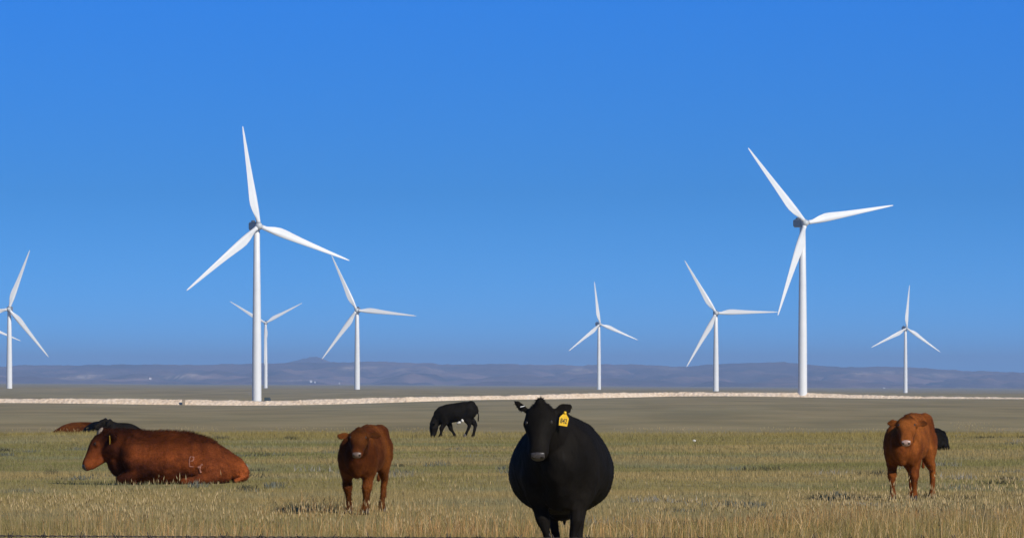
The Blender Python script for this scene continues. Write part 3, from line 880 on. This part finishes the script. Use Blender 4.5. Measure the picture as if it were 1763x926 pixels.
num.matrix_local = Matrix.Translation((0, -.0032, -.085)) @ Matrix.Rotation(R(90), 4, 'X') @ Matrix.Diagonal((.85, 1.25, 1, 1))
bm = bmesh.new(); lathe(bm, [(.011, -.004), (.013, 0), (.008, .008)], 14); st = link('tag_stud', from_bm('tag_stud', bm), tag_m.m, plate); st.matrix_local = Matrix.Translation((0, -.004, -.012)) @ Matrix.Rotation(R(90), 4, 'X')
ear_q = HM @ (Vector((-.03, -.11, -.07)) + EAR_R.normalized() * .11)
bm = bmesh.new(); box_bm(bm, -.004, .004, -.019, .019, -.0035, .0035, .0012)
cl = link('ear_clip', from_bm('ear_clip', bm, False), met_m.m, cow_b)
cl.matrix_local = Matrix.Translation(ear_q + Vector((.024, -.01, .012))) @ Matrix.Rotation(R(14), 4, 'X')

# ---- red calves, head on
def calf_body(s, headpos, pitch, hyaw, hs, trunk_w=1.0, fr=None, hd=None, voxel=.012, ears=None, roll=0):
    bm = bmesh.new()
    w = trunk_w
    T = [(-.63, 0, .83, .13, .14, 0), (-.55, 0, .80, .20, .20, 0), (-.36, 0, .745, .255, .27, .06), (-.12, 0, .71, .29, .285, .12), (.1, 0, .69, .275, .275, .14), (.28, 0, .665, .245, .255, .12), (.41, 0, .645, .205, .22, .08), (.485, 0, .65, .14, .16, 0)]
    loft(bm, [(x * s, y, z * s, a * s * w, b * s, e) for x, y, z, a, b, e in T])
    for q in (-1, 1):
        blob(bm, (.30 * s, q * .155 * s * w, .63 * s), (.15 * s, .12 * s, .25 * s))
        blob(bm, (-.50 * s, q * .15 * s * w, .92 * s), (.07 * s, .06 * s, .07 * s))
        blob(bm, (-.45 * s, q * .11 * s * w, .81 * s), (.19 * s, .11 * s, .2 * s))
    hp = Vector(headpos)
    nb = Vector((.18 * s, 0, .71 * s)); ne = hp + Vector((-.05, 0, -.06)) * hs
    nm = nb.lerp(ne, .5) + Vector((0, 0, -.015))
    loft(bm, [(*nb, .17 * s, .22 * s), (*nb.lerp(nm, .6), .125 * s, .18 * s), (*nm, .105 * s, .145 * s), (*ne, .09 * s, .10 * s)])
    loft(bm, [(.46 * s, 0, .66 * s, .08 * s, .12 * s), (.43 * s, 0, .53 * s, .07 * s, .1 * s), (.36 * s, 0, .45 * s, .06 * s, .07 * s)], hint=(1, 0, 0))
    legs(bm, fr, hd)
    loft(bm, [(-.63 * s, 0, .93 * s, .028, .028), (-.69 * s, 0, .82 * s, .02, .02), (-.71 * s, 0, .5 * s, .016, .016), (-.70 * s, .0, .36 * s, .028, .024)], hint=(1, 0, 0))
    HM = head_matrix(headpos, pitch, hyaw, roll, hs)
    head(bm, HM, 'calf', ears=ears)
    return remesh(bm, 'body', voxel, 14, HM, .46, 3), HM

def ears_calf(up_r=.12, up_l=.12, L=.2, W=.062):
    return [((.0, -.13, -.06), (-up_r, -.97, -.06), (.35, 0, 1), L, W), ((.0, .13, -.06), (-up_l, .97, -.06), (.35, 0, 1), L, W)]

RED_D, RED_M, RED_L = (.040, .012, .006), (.125, .034, .009), (.235, .072, .016)
def red_col(v, top, seed, dark_head=None, leg_dark=.3):
    n = fnoise(v[:, 0] * 4 + seed, v[:, 2] * 4 + v[:, 1] * 2.2 + seed, 3)
    n2 = fnoise(v[:, 0] * 17 + seed, v[:, 2] * 9 + v[:, 1] * 14, 3)
    t = np.clip((n - .34) * 3.2, 0, 1)
    c = cmix(RED_M, RED_L, t) * (.62 + .76 * n2)[:, None]
    lowleg = sstep(.34, .12, v[:, 2] / top * 1.0)
    c = c * (1 - leg_dark * lowleg[:, None])
    if dark_head is not None:
        for hp, r, am in dark_head:
            dd = np.linalg.norm(v - np.array(hp)[None], axis=1)
            c = c * (1 - am * (1 - sstep(r * .6, r * 1.4, dd))[:, None])
    return c

# middle calf: y_ground 889 at depth 60
hp1 = (.84, .14, .925)
me1, HM1 = calf_body(1.0, hp1, 40, 8, .63, .72,
    fr=[fleg(.26, .13, .64, .92, .08, -.035), fleg(.24, -.155, .64, .92, -.02, .03)],
    hd=[hleg(-.46, .13, .78, .78, .1, -.02), hleg(-.48, -.13, .78, .78, -.04, .03)], ears=ears_calf(.10, .22, .29, .085))
c1 = lambda v: red_col(v, 1.0, 11.0, [(HM1 @ Vector((.2, 0, 0)), .17, .42), (HM1 @ Vector((-.05, 0, 0)), .09, .4), (HM1 @ Vector((.14, .17, -.03)), .03, .6), (HM1 @ Vector((.14, -.17, -.03)), .03, .6), (HM1 @ Vector((-.02, .3, -.08)), .07, .5)], .45) * .62
calf1, calf1b = cow_thing('dark red calf head on in tall grass, between lying red cow and big black cow', 627, 60, -102, me1, c1, M_RED, None, (42000, .024, .006), 'calf', 'calf', HM=HM1, hair_kw=dict(lift=.5))
face(calf1b, HM1, nose_b, 1.15)
hooves(calf1, [(.36, .10), (.24, -.125), (-.42, .12), (-.56, -.11)], .045)

# right calf: y_ground 861 at depth 67.6
hp2 = (.93, .20, 1.035)
me2, HM2 = calf_body(1.11, hp2, 41, 11, .72, .71,
    fr=[fleg(.28, .145, .66, .95, .03, .0), fleg(.27, -.165, .66, .95, .02, .02)],
    hd=[hleg(-.50, .15, .80, .85, .0, .03), hleg(-.50, -.15, .80, .85, .05, .06)], ears=ears_calf(.12, .05, .24, .08))
c2 = lambda v: red_col(v, 1.1, 31.0, [(HM2 @ Vector((-.08, 0, .02)), .10, .65), (HM2 @ Vector((0, .33, -.07)), .07, .6), (HM2 @ Vector((.0, -.33, -.07)), .06, .35), (HM2 @ Vector((.14, .17, -.03)), .03, .5), (HM2 @ Vector((.14, -.17, -.03)), .03, .5), (HM2 @ Vector((.40, 0, -.2)), .05, .5)], .25) * 1.08
calf2, calf2b = cow_thing('bright red calf with pale pink nose standing side turned on the right of the field', 1565, 67.6, -108, me2, c2, M_RED, None, (42000, .022, .006), 'calf', 'calf', HM=HM2, hair_kw=dict(lift=.45))
face(calf2b, HM2, nose_p, 1.15)
hooves(calf2, [(.33, .145), (.30, -.14), (-.53, .18), (-.48, -.09)], .05)

# ---- lying cattle
def lying_body(s, headpos, pitch, hyaw, hs, ears, voxel=.016, neck=None, roll=0, nohead=False):
    bm = bmesh.new()
    T = [(-1.10, .0, .15, .14, .13, 0), (-1.03, 0, .20, .23, .185, .1), (-.88, 0, .245, .33, .235, .2), (-.7, 0, .30, .40, .295, .25), (-.52, 0, .35, .435, .35, .25), (-.28, 0, .38, .45, .392, .25), (.05, 0, .39, .44, .40, .22), (.4, 0, .39, .39, .385, .16), (.62, 0, .37, .30, .34, .08), (.76, 0, .33, .2, .25, 0)]
    loft(bm, [(x * s, y, z * s, a * s, b * s, e) for x, y, z, a, b, e in T])
    for q in (-1, 1):
        blob(bm, (.50 * s, q * .27 * s, .42 * s), (.2 * s, .12 * s, .30 * s), None, (0, R(15), 0))
        blob(bm, (-.62 * s, q * .35 * s, .22 * s), (.36 * s, .13 * s, .21 * s), None, (0, R(-14), 0))
        blob(bm, (-.58 * s, q * .20 * s, .585 * s), (.10 * s, .07 * s, .06 * s))
        # folded foreleg: knee forward, cannon tucked back
        loft(bm, [(.42 * s, q * .26 * s, .22 * s, .1 * s, .12 * s), (.60 * s, q * .25 * s, .11 * s, .075 * s, .085 * s), (.73 * s, q * .2 * s, .075 * s, .06 * s, .065 * s)], n=14)
        loft(bm, [(.73 * s, q * .2 * s, .075 * s, .055 * s, .06 * s), (.6 * s, q * .2 * s, .05 * s, .045 * s, .045 * s), (.5 * s, q * .2 * s, .045 * s, .045 * s, .045 * s)], n=14)
        # hind cannon along the belly
        loft(bm, [(-.72 * s, q * .44 * s, .1 * s, .08 * s, .09 * s), (-.45 * s, q * .47 * s, .07 * s, .055 * s, .06 * s), (-.22 * s, q * .47 * s, .055 * s, .045 * s, .05 * s)], n=14)
    hp = Vector(headpos)
    nb = Vector((.28 * s, 0, .43 * s)); ne = hp + Vector((-.04, 0, -.085)) * hs
    nk = neck or [.30, .36, .24, .30, .185, .24, .13, .15]
    loft(bm, [(*nb, nk[0] * s, nk[1] * s), (*nb.lerp(ne, .4), nk[2] * s, nk[3] * s), (*nb.lerp(ne, .72), nk[4] * s, nk[5] * s), (*ne, nk[6] * s, nk[7] * s)])
    loft(bm, [(-1.02 * s, .02, .36 * s, .03, .03), (-1.13 * s, .05 * s, .25 * s, .03, .03), (-1.15 * s, .12 * s, .12 * s, .03, .03), (-1.0 * s, .27 * s, .05 * s, .035, .03)], hint=(0, 1, 0), n=12)
    loft(bm, [(.86 * s, 0, .40 * s, .10 * s, .10 * s), (.76 * s, 0, .31 * s, .15 * s, .16 * s), (.62 * s, 0, .26 * s, .22 * s, .22 * s)])
    HM = head_matrix(headpos, pitch, hyaw, roll, hs)
    head(bm, HM, 'deep', ears=ears)
    return remesh(bm, 'body', voxel, 22, HM, .42, 3), HM
hp3 = (1.03, .02, .715)
me3, HM3 = lying_body(1.0, hp3, 55, 8, 1.0, [((-.03, -.1, -.09), (-.35, -.8, -.3), (.4, 0, 1), .2, .06), ((-.02, .13, -.07), (-.45, .85, -.30), (.5, .3, .8), .25, .08)], .014,
                      [.37, .36, .32, .305, .25, .255, .155, .165])
def c3(v):
    n = fnoise(v[:, 0] * 2.6 + 3, v[:, 2] * 3.4 + v[:, 1], 4)
    n2 = fnoise(v[:, 0] * 12 + 5, v[:, 2] * 8 + v[:, 1] * 9, 3)
    t = np.clip((n - .36) * 3.6, 0, 1)
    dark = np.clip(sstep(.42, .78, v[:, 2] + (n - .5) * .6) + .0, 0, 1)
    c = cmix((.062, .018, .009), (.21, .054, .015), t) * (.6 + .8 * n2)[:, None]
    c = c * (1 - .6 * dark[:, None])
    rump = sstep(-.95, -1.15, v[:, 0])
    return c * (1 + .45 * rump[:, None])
cow3, cow3b = cow_thing('dark red cow lying on its belly facing left, brand marks on its hip', 290, 78.3, 181, me3, c3, M_RED, None, (60000, .034, .008), hair_kw=dict(lift=.7, lenf=lambda P: 1 + 1.2 * (P[:, 2] > .62)), HM=HM3)
bvh3 = face(cow3b, HM3, nose_k, 1.08)
# white poll patch
bm = bmesh.new(); blob(bm, (-.06, .015, .035), (.075, .06, .032), HM3)
pt = link('poll_patch', from_bm('poll_patch', bm), white_m.m, cow3b); colour_body(pt.data, lambda v: np.tile(np.array([[.26, .215, .18]]), (len(v), 1)))
pt['label'] = 'whitish tuft between the ears'
e3 = HM3 @ (Vector((-.02, .13, -.07)) + Vector((-.45, .85, -.30)).normalized() * .13)
plate3 = link('ear_tag', tag_plate(.075, .13), tag_m.m, cow3b)
plate3.matrix_local = Matrix.Translation(e3 + Vector((0, .03, .01))) @ Matrix.Rotation(R(100), 4, 'Z') @ Matrix.Rotation(R(-8), 4, 'Y')
# the two brand marks on the hip: strokes laid on the hide
def brand(strokes, w):
    ps = []
    for st_ in strokes:
        P = []
        st_ = np.array(st_, float)
        tt = np.linspace(0, len(st_) - 1, 14)
        xs_, zs_ = np.interp(tt, range(len(st_)), st_[:, 0]), np.interp(tt, range(len(st_)), st_[:, 1])
        for x_, z_ in zip(xs_, zs_):
            h = bvh3.ray_cast(Vector((x_, 2, z_)), Vector((0, -1, 0)))
            if h[0] is not None: P.append(h[0] + Vector((0, .004, 0)))
        if len(P) > 2: ps.append(tube_np(np.array([tuple(q) for q in P]), w, 7))
    v, t = join_np(ps)
    return mesh_np('brand_mark', v, t)
bx = lambda px: (300 - px) / 115.0
bz = lambda py: (832 - py) / 115.0
B1 = [[(bx(346), bz(785)), (bx(340), bz(784)), (bx(338), bz(790)), (bx(338.5), bz(801))], [(bx(339), bz(792)), (bx(344), bz(791.5))], [(bx(338.5), bz(801)), (bx(346), bz(801.5))], [(bx(346), bz(785)), (bx(344.5), bz(791))]]
B2 = [[(bx(361), bz(797)), (bx(357), bz(800)), (bx(356), bz(806)), (bx(358), bz(812))], [(bx(356), bz(801)), (bx(353), bz(803))]]
link('brand_mark', brand(B1, .009), brand_m.m, cow3b); link('brand_mark', brand(B2, .016), brand_m.m, cow3b)

# grazing black calf, seen from the side
bm = bmesh.new()
GT = [(-.60, 0, .80, .11, .13, 0), (-.54, 0, .765, .17, .22, 0), (-.38, 0, .72, .21, .265, 0), (-.12, 0, .685, .25, .26, .1), (.1, 0, .655, .235, .258, .1), (.27, 0, .60, .19, .26, 0), (.37, 0, .55, .14, .21, 0)]
loft(bm, GT)
for q in (-1, 1):
    blob(bm, (.22, q * .12, .56), (.13, .09, .22)); blob(bm, (-.45, q * .11, .76), (.17, .1, .2)); blob(bm, (-.50, q * .05, .88), (.13, .09, .12))
loft(bm, [(.15, 0, .66, .14, .22), (.3, 0, .60, .115, .2), (.43, 0, .46, .10, .155), (.52, 0, .34, .085, .11)], hint=(0, 0, 1))
legs(bm, [fleg(.22, .12, .54, .92, .10, 0), fleg(.14, -.12, .54, .92, -.2, 0)], [hleg(-.46, .12, .76, .88, .16, 0), hleg(-.50, -.12, .78, .95, -.01, 0)])
loft(bm, [(-.60, 0, .90, .026, .026), (-.665, 0, .8, .022, .022), (-.70, 0, .6, .022, .022), (-.695, 0, .5, .034, .032), (-.69, 0, .44, .022, .022)], hint=(1, 0, 0), n=12)
HM4 = head_matrix((.565, .0, .36), 84, 6, 0, .72)
head(bm, HM4, 'calf', ears=ears_calf(.3, .3, .2, .062))
me4 = remesh(bm, 'body', .014, 12, HM4, .46, 3)
calf4, calf4b = cow_thing('small black calf grazing side on with its head down, white patch under its belly', 779, 140.5, 180, me4, col_black, M_BLACK, None, (9000, .02, .007), 'calf', 'calf')
bm = bmesh.new(); blob(bm, (-.2, .06, .415), (.10, .08, .045), None, (0, R(25), 0)); blob(bm, (-.27, .12, .47), (.05, .06, .06))
ud = link('belly_patch', from_bm('belly_patch', bm), white_m.m, calf4b); colour_body(ud.data, lambda v: np.tile(np.array([[.72, .7, .66]]), (len(v), 1)))
ud['label'] = 'white patch under the belly'
bm = bmesh.new(); loft(bm, [(-.345, .12, .085, .042, .046), (-.34, .12, .03, .043, .05)], hint=(1, 0, 0), n=14)
sk = link('sock', from_bm('sock', bm), white_m.m, calf4b); colour_body(sk.data, lambda v: np.tile(np.array([[.16, .15, .14]]), (len(v), 1)))
hooves(calf4, [(.34, .12), (-.04, -.12), (-.34, .12), (-.54, -.12)], .042)

# far resting group, half hidden by the rise
def far_z(py_top, d, h):  # z of the feet so that a back of height h shows at photo row py_top
    return EYE + (YH - py_top) / F * d - h
def rest(label, px, d, heading, me, colf, mat, py_top, h, name='cow', cat='cow'):
    x = (px - CX) / F * d
    return cow_thing(label, px, d, heading, me, colf, mat, 'cattle resting by the crest of the field', (5000, .025, .009), name, cat, far_z(py_top, d, h) - gz(x, d))
E0 = [((-.03, -.1, -.09), (-.55, -.8, -.1), (.3, 0, 1), .19, .06), ((-.03, .1, -.09), (-.55, .8, -.1), (.3, 0, 1), .19, .06)]
me5, HM5 = lying_body(.95, (.98, 0, .50), 60, 0, .9, E0, .02)
rest('red cow lying with its rump to the left, in the far resting group', 140, 158, -12, me5, lambda v: red_col(v, .8, 5.0, None, 0) * (.85 - .35 * sstep(-.55, -.2, v[:, 0]))[:, None], M_RED, 725, .76)
me6, HM6 = lying_body(1.04, (.86, .12, .80), 45, 8, .85, E0, .02)
rest('black cow lying with its head up and both ears raised, beside the far red cow', 170, 155, -70, me6, col_black, M_BLACK, 724.5, .82)
me7, HM7 = lying_body(.62, (.55, .0, .56), 25, 10, .74, ears_calf(.1, .1, .24, .07), .016)
rest('black calf lying behind the neck of the near lying red cow, ear stuck out sideways', 210, 153.5, 200, me7, col_black, M_BLACK, 727.5, .48, 'calf', 'calf')
# black calf behind the right calf
me8, HM8 = lying_body(.60, (.56, .0, .40), 35, 0, .6, ears_calf(.1, .1, .2, .06), .016)
x8 = (1611 - CX) / F * 113
cow_thing('black calf lying with its rump to the viewer, half hidden behind the bright red calf', 1611, 113, 84, me8, col_black, M_BLACK, None, (8000, .03, .008), 'calf', 'calf')

# ------------------------------------------------------------------ grass
def blades(x, y, h, w, cols, lean=.35, seg=2, tipc=None, rg=RNG, faceaz=None):
    """thin bent blades; arrays per blade"""
    n = len(x)
    z = ground_z(x, y) - .01
    az = rg.random(n) * 2 * math.pi
    la = rg.random(n) * 2 * math.pi
    lm = np.abs(rg.normal(0, lean, n)) * h
    px_, py_ = np.cos(az) * w / 2, np.sin(az) * w / 2
    dx, dy = np.cos(la) * lm, np.sin(la) * lm
    V, K = [], []
    ts = np.linspace(0, 1, seg + 1)
    for t in ts[:-1]:
        k = 1 - .45 * t
        for s in (1, -1):
            V.append(np.stack([x + dx * t ** 2 + s * px_ * k, y + dy * t ** 2 + s * py_ * k, z + h * t * (1 - .12 * t * (lm / np.maximum(h, .01)))], 1)); K.append(t)
    V.append(np.stack([x + dx, y + dy, z + h * (1 - .15 * np.minimum(lm / np.maximum(h, .01), 2))], 1)); K.append(1)
    nv = len(V)
    V = np.stack(V, 1).reshape(-1, 3)
    T = []
    for i in range(seg - 1):
        q = 2 * i
        T += [(q, q + 1, q + 3), (q, q + 3, q + 2)]
    T.append((2 * seg - 2, 2 * seg - 1, 2 * seg))
    T = np.array(T)
    F_ = (np.arange(n) * nv)[:, None, None] + T[None]
    tc = cols if tipc is None else tipc
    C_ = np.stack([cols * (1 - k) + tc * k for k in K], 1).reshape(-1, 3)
    # shade blades as upright but softly rounded: mostly-up normals keep the turf even
    nr_ = np.stack([np.cos(az + 1.57) * .45 + rg.normal(0, .25, n), np.sin(az + 1.57) * .45 + rg.normal(0, .25, n), np.full(n, 1.0)], 1)
    nr_ /= np.linalg.norm(nr_, axis=1)[:, None]
    return V, F_.reshape(-1, 3), C_
def grass_mat(name):
    m = Mat(name)
    a_ = m.n('ShaderNodeAttribute'); a_.attribute_name = 'col'
    n_ = m.noise(9, 3)
    m.base(m.mix(1, a_.outputs['Color'], m.ramp(n_, [(.3, (.85, .85, .85)), (.7, (1.1, 1.1, 1.1))]), 'MULTIPLY')).set(Roughness=.7)
    m.b.inputs['Specular IOR Level'].default_value = .2
    tr_ = m.n('ShaderNodeBsdfTranslucent'); mx_ = m.n('ShaderNodeMixShader'); mx_.inputs[0].default_value = .38
    m.l(a_.outputs['Color'], tr_.inputs['Color'])
    out = m.nt.nodes['Material Output']
    m.l(m.b.outputs[0], mx_.inputs[1]); m.l(tr_.outputs[0], mx_.inputs[2]); m.l(mx_.outputs[0], out.inputs['Surface'])
    return m
GM = grass_mat('grass_blade')
def scatter(dens_f, y0, y1, maxd, margin=3.5, n_cap=10 ** 7):
    """points per m2 given by dens_f(x,y) (<= maxd) within the view wedge plus a margin"""
    X, Y = [], []
    step = 1.0
    for yy in np.arange(y0, y1, step):
        half = (CX + 10) / F * (yy + 1) + margin
        n = int(maxd * 2 * half * step)
        x = (RNG.random(n) * 2 - 1) * half; y = yy + RNG.random(n) * step
        k = RNG.random(n) * maxd < dens_f(x, y)
        X.append(x[k]); Y.append(y[k])
    return np.concatenate(X), np.concatenate(Y)
def turf_colour(x, y):
    a = fnoise(x * .12 + 3, y * .05 + 1, 4); b = fnoise(x * .35 + 30, y * .22 + 12, 3); c = fnoise(x * .06 + 70, y * .13 + 40, 4)
    green = np.array([.27, .255, .095]); olive = np.array([.35, .29, .105]); tan = np.array([.50, .37, .165]); sage = np.array([.32, .315, .19])
    t = np.clip((a - .38) * 4, 0, 1)
    col = green[None] * (1 - t[:, None]) + olive[None] * t[:, None]
    tn_ = sstep(.52, .62, c)[:, None] * .8
    col = col * (1 - tn_) + tan[None] * tn_
    sg = sstep(.56, .68, b)[:, None] * .6
    col = col * (1 - sg) + sage[None] * sg
    edge = sstep(128, 147, y)[:, None] * .55
    col = col * (1 - edge) + np.array([.46, .34, .12])[None] * edge
    return col
def near_mask(x, y):     # where tall dry grass takes over
    return sstep(62, 53.5, y + (fnoise(x * .5 + 5, y * .25, 3) - .5) * 14)
# short turf
def d_short(x, y):
    return np.where(y < 75, 330, np.where(y < 100, 170, 95)) * (.55 + .9 * fnoise(x * .6, y * .4, 3))
x, y = scatter(d_short, 46, 153, 400)
n = len(x)
hh = (.045 + .05 * RNG.random(n)) * (.6 + .9 * fnoise(x * .3 + 8, y * .2 + 3, 3)) * (1 + .35 * near_mask(x, y)) * (1 + .5 * sstep(130, 150, y))
cc_ = turf_colour(x, y) * (.82 + .36 * RNG.random((n, 1)))
nm_ = near_mask(x, y)[:, None] * .42
cc_ = cc_ * (1 - nm_) + np.array([.42, .30, .12])[None] * nm_ * (.7 + .6 * RNG.random((n, 1)))
ww = np.where(y < 75, .006, np.where(y < 100, .009, .013))
V, T, C_ = blades(x, y, hh, ww, cc_, .5, 1)
turf = link('turf_grass', mesh_np('turf_grass', V, T, C_), GM.m)
tag(turf, 'short green and tan grass covering the grazed field', 'grass', None, 'stuff')
# tall dry grass
def d_tall(x, y):
    m = near_mask(x, y)
    cl = fnoise(x * .9 + 20, y * .5 + 60, 3)
    return 150 * m * np.clip((cl - .30) * 3.0, .05, 1.2)
x, y = scatter(d_tall, 47.5, 78, 190, 2.5)
k = ~((np.abs(x - .42) < 1.0) & (y < 49))
x, y = x[k], y[k]
n = len(x)
cl = fnoise(x * .9 + 20, y * .5 + 60, 3); cl2 = fnoise(x * .45 + 4, y * .3 + 9, 2)
hh = (.08 + .22 * RNG.random(n) ** 1.6) * (.35 + 1.25 * cl) * (.4 + 1.2 * cl2) * (1 - .35 * sstep(55, 75, y))
gold, ochre, straw, grn = np.array([.66, .42, .17]), np.array([.54, .30, .12]), np.array([.76, .56, .30]), np.array([.31, .26, .09])
pk = np.clip(RNG.random(n) * .7 + (fnoise(x * .35 + 11, y * .22 + 77, 3) - .25) * .75, 0, .999)
pc = np.where((pk < .36)[:, None], ochre[None], np.where((pk < .62)[:, None], gold[None], np.where((pk < .76)[:, None], straw[None], grn[None])))
pc = pc * (.7 + .6 * RNG.random((n, 1)))
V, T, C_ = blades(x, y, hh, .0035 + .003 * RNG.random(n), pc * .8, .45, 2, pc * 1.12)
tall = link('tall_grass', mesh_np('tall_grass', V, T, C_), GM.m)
tag(tall, 'tall dry golden grass in the near part of the field', 'grass', None, 'stuff')
# seed stalks with pale heads
def d_stalk(x, y):
    m = near_mask(x, y - 3)
    cl = fnoise(x * .55 + 120, y * .35 + 33, 3)
    return 11 * m * np.clip((cl - .44) * 7, .05, 1.6)
x, y = scatter(d_stalk, 48, 72, 18, 2.5)
k = ~((np.abs(x - .42) < 1.0) & (y < 50.5))
x, y = x[k], y[k]
n = len(x)
hh = (.20 + .17 * RNG.random(n)) * (.55 + .95 * fnoise(x * .55 + 120, y * .35 + 33, 3))
tx, ty, th = [], [], []
for px_t, d_t, h_t, m_t, r_t in ((132, 53.5, .42, 90, .30), (8, 54, .36, 60, .25), (190, 55, .26, 60, .35), (250, 52, .26, 70, .4), (318, 54.5, .34, 26, .22), (455, 52, .24, 70, .4), (560, 55.5, .25, 60, .35), (640, 57, .24, 60, .4),
                                 (770, 52, .22, 50, .4), (845, 53, .24, 50, .3), (1085, 54, .24, 60, .4), (1225, 55, .33, 110, .5), (1290, 53, .26, 50, .35), (1430, 56, .33, 90, .4), (1500, 54, .30, 110, .5),
                                 (1600, 57, .22, 50, .35), (1640, 54, .30, 70, .35), (1690, 55, .40, 110, .45), (1745, 53, .3, 60, .3), (1540, 60, .16, 40, .6), (1465, 64.5, .14, 60, .7), (60, 60, .2, 40, .5), (1668, 146, .30, 60, .25), (1345, 147, .16, 60, .5), (1150, 147, .14, 70, .8), (520, 147, .14, 60, .7),
                                 (330, 146, .16, 60, .6), (60, 147, .14, 60, .8), (1480, 147, .15, 60, .6), (690, 147, .15, 70, .9), (1740, 146, .16, 60, .6)):
    q_ = RNG.normal(0, r_t, (m_t, 2))
    tx.append((px_t - CX) / F * d_t + q_[:, 0]); ty.append(d_t + q_[:, 1] * .8); th.append(h_t * (.6 + .5 * RNG.random(m_t)))
x = np.concatenate([x] + tx); y = np.concatenate([y] + ty); hh = np.concatenate([hh] + th); n = len(x)
sc = np.array([.42, .32, .16])[None] * (.75 + .5 * RNG.random((n, 1)))
V1, T1, C1 = blades(x, y, hh, np.full(n, .0045), sc, .16, 2)
lx, ly = RNG.normal(0, .15, n), RNG.normal(0, .15, n)
# heads: slim diamonds at the top of the stalk
top = V1.reshape(n, -1, 3)[:, -1]
hl = .05 + .05 * RNG.random(n); wd = .0045 + .004 * RNG.random(n)
dirv = np.stack([lx, ly, np.ones(n)], 1); dirv /= np.linalg.norm(dirv, axis=1)[:, None]
az = RNG.random(n) * 6.28
sv = np.stack([np.cos(az), np.sin(az), np.zeros(n)], 1); sv2 = np.stack([-np.sin(az), np.cos(az), np.zeros(n)], 1)
b0 = top - dirv * .01
q = [b0, b0 + dirv * (hl * .45)[:, None] + sv * wd[:, None] * .7, b0 + dirv * (hl * .45)[:, None] - sv * wd[:, None] * .7, b0 + dirv * (hl * .45)[:, None] + sv2 * wd[:, None] * .7, b0 + dirv * (hl * .45)[:, None] - sv2 * wd[:, None] * .7, b0 + dirv * hl[:, None]]
HV = np.stack(q, 1).reshape(-1, 3)
HT = (np.arange(n) * 6)[:, None, None] + np.array([(0, 1, 3), (0, 3, 2), (0, 2, 4), (0, 4, 1), (5, 3, 1), (5, 2, 3), (5, 4, 2), (5, 1, 4)])[None]
hc_ = np.array([.66, .52, .28])[None] * (.7 + .55 * RNG.random((n, 1)))
V = np.concatenate([V1, HV]); T = np.concatenate([T1, HT.reshape(-1, 3) + len(V1)]); C_ = np.concatenate([C1, np.repeat(hc_, 6, 0)])
stalks = link('seed_grass', mesh_np('seed_grass', V, T, C_), GM.m)
tag(stalks, 'pale seed heads on thin dry stalks rising above the near grass', 'grass', None, 'stuff')
# low grey sage and dark forbs in patches
xs_, ys_, hs_, cs_ = [], [], [], []
for k in range(330):
    yy = 55 + 90 * random.random() ** 1.3
    xx = random.uniform(-1, 1) * (.1 * yy + 2)
    if fnoise(np.array([xx * .15 + 90]), np.array([yy * .08]), 3)[0] < .45: continue
    kind = random.random()
    m = random.randint(40, 130)
    rx, ry = random.uniform(.12, .5), random.uniform(.15, .6)
    t = RNG.normal(0, .5, (m, 2)) * np.array([rx, ry])
    xs_.append(xx + t[:, 0]); ys_.append(yy + t[:, 1])
    hs_.append((.04 + .08 * RNG.random(m)) * random.uniform(.6, 1.3))
    base = np.array([.20, .21, .17]) if kind < .45 else (np.array([.075, .075, .05]) if kind < .75 else np.array([.36, .34, .29]))
    cs_.append(base[None] * (.6 + .8 * RNG.random((m, 1))))
xs_, ys_, hs_, cs_ = map(np.concatenate, (xs_, ys_, hs_, cs_))
V, T, C_ = blades(xs_, ys_, hs_, np.full(len(xs_), .022), cs_, .7, 1)
sage = link('sage_cover', mesh_np('sage_cover', V, T, C_), GM.m)
tag(sage, 'low grey sage and dark weeds in patches among the grass', 'ground cover', None, 'stuff')
# small tufts round the feet and below the lying animals come from the turf itself
# pale stone in the field
st_m = Mat('pale_stone'); st_m.base(st_m.ramp(st_m.noise(12, 4), [(.3, (.5, .47, .42)), (.7, (.72, .7, .66))])).set(Roughness=.8)
p = at(1195, 762.5, 128.5)
bm = bmesh.new(); bmesh.ops.create_icosphere(bm, subdivisions=3, radius=1)
for v in bm.verts:
    v.co *= 1 + .25 * (float(vnoise(np.array([v.co.x * 1.7 + 5]), np.array([v.co.y * 1.7 + v.co.z * 2.1 + 9]))[0]) - .5)
    v.co = Vector((v.co.x * .045, v.co.y * .04, v.co.z * .035 + .075))
so = link('stone', from_bm('stone', bm), st_m.m); so.location = (p.x, p.y, gz(p.x, p.y) - .02)
tag(so, 'small white stone lying in the far grass right of the black cow', 'stone')
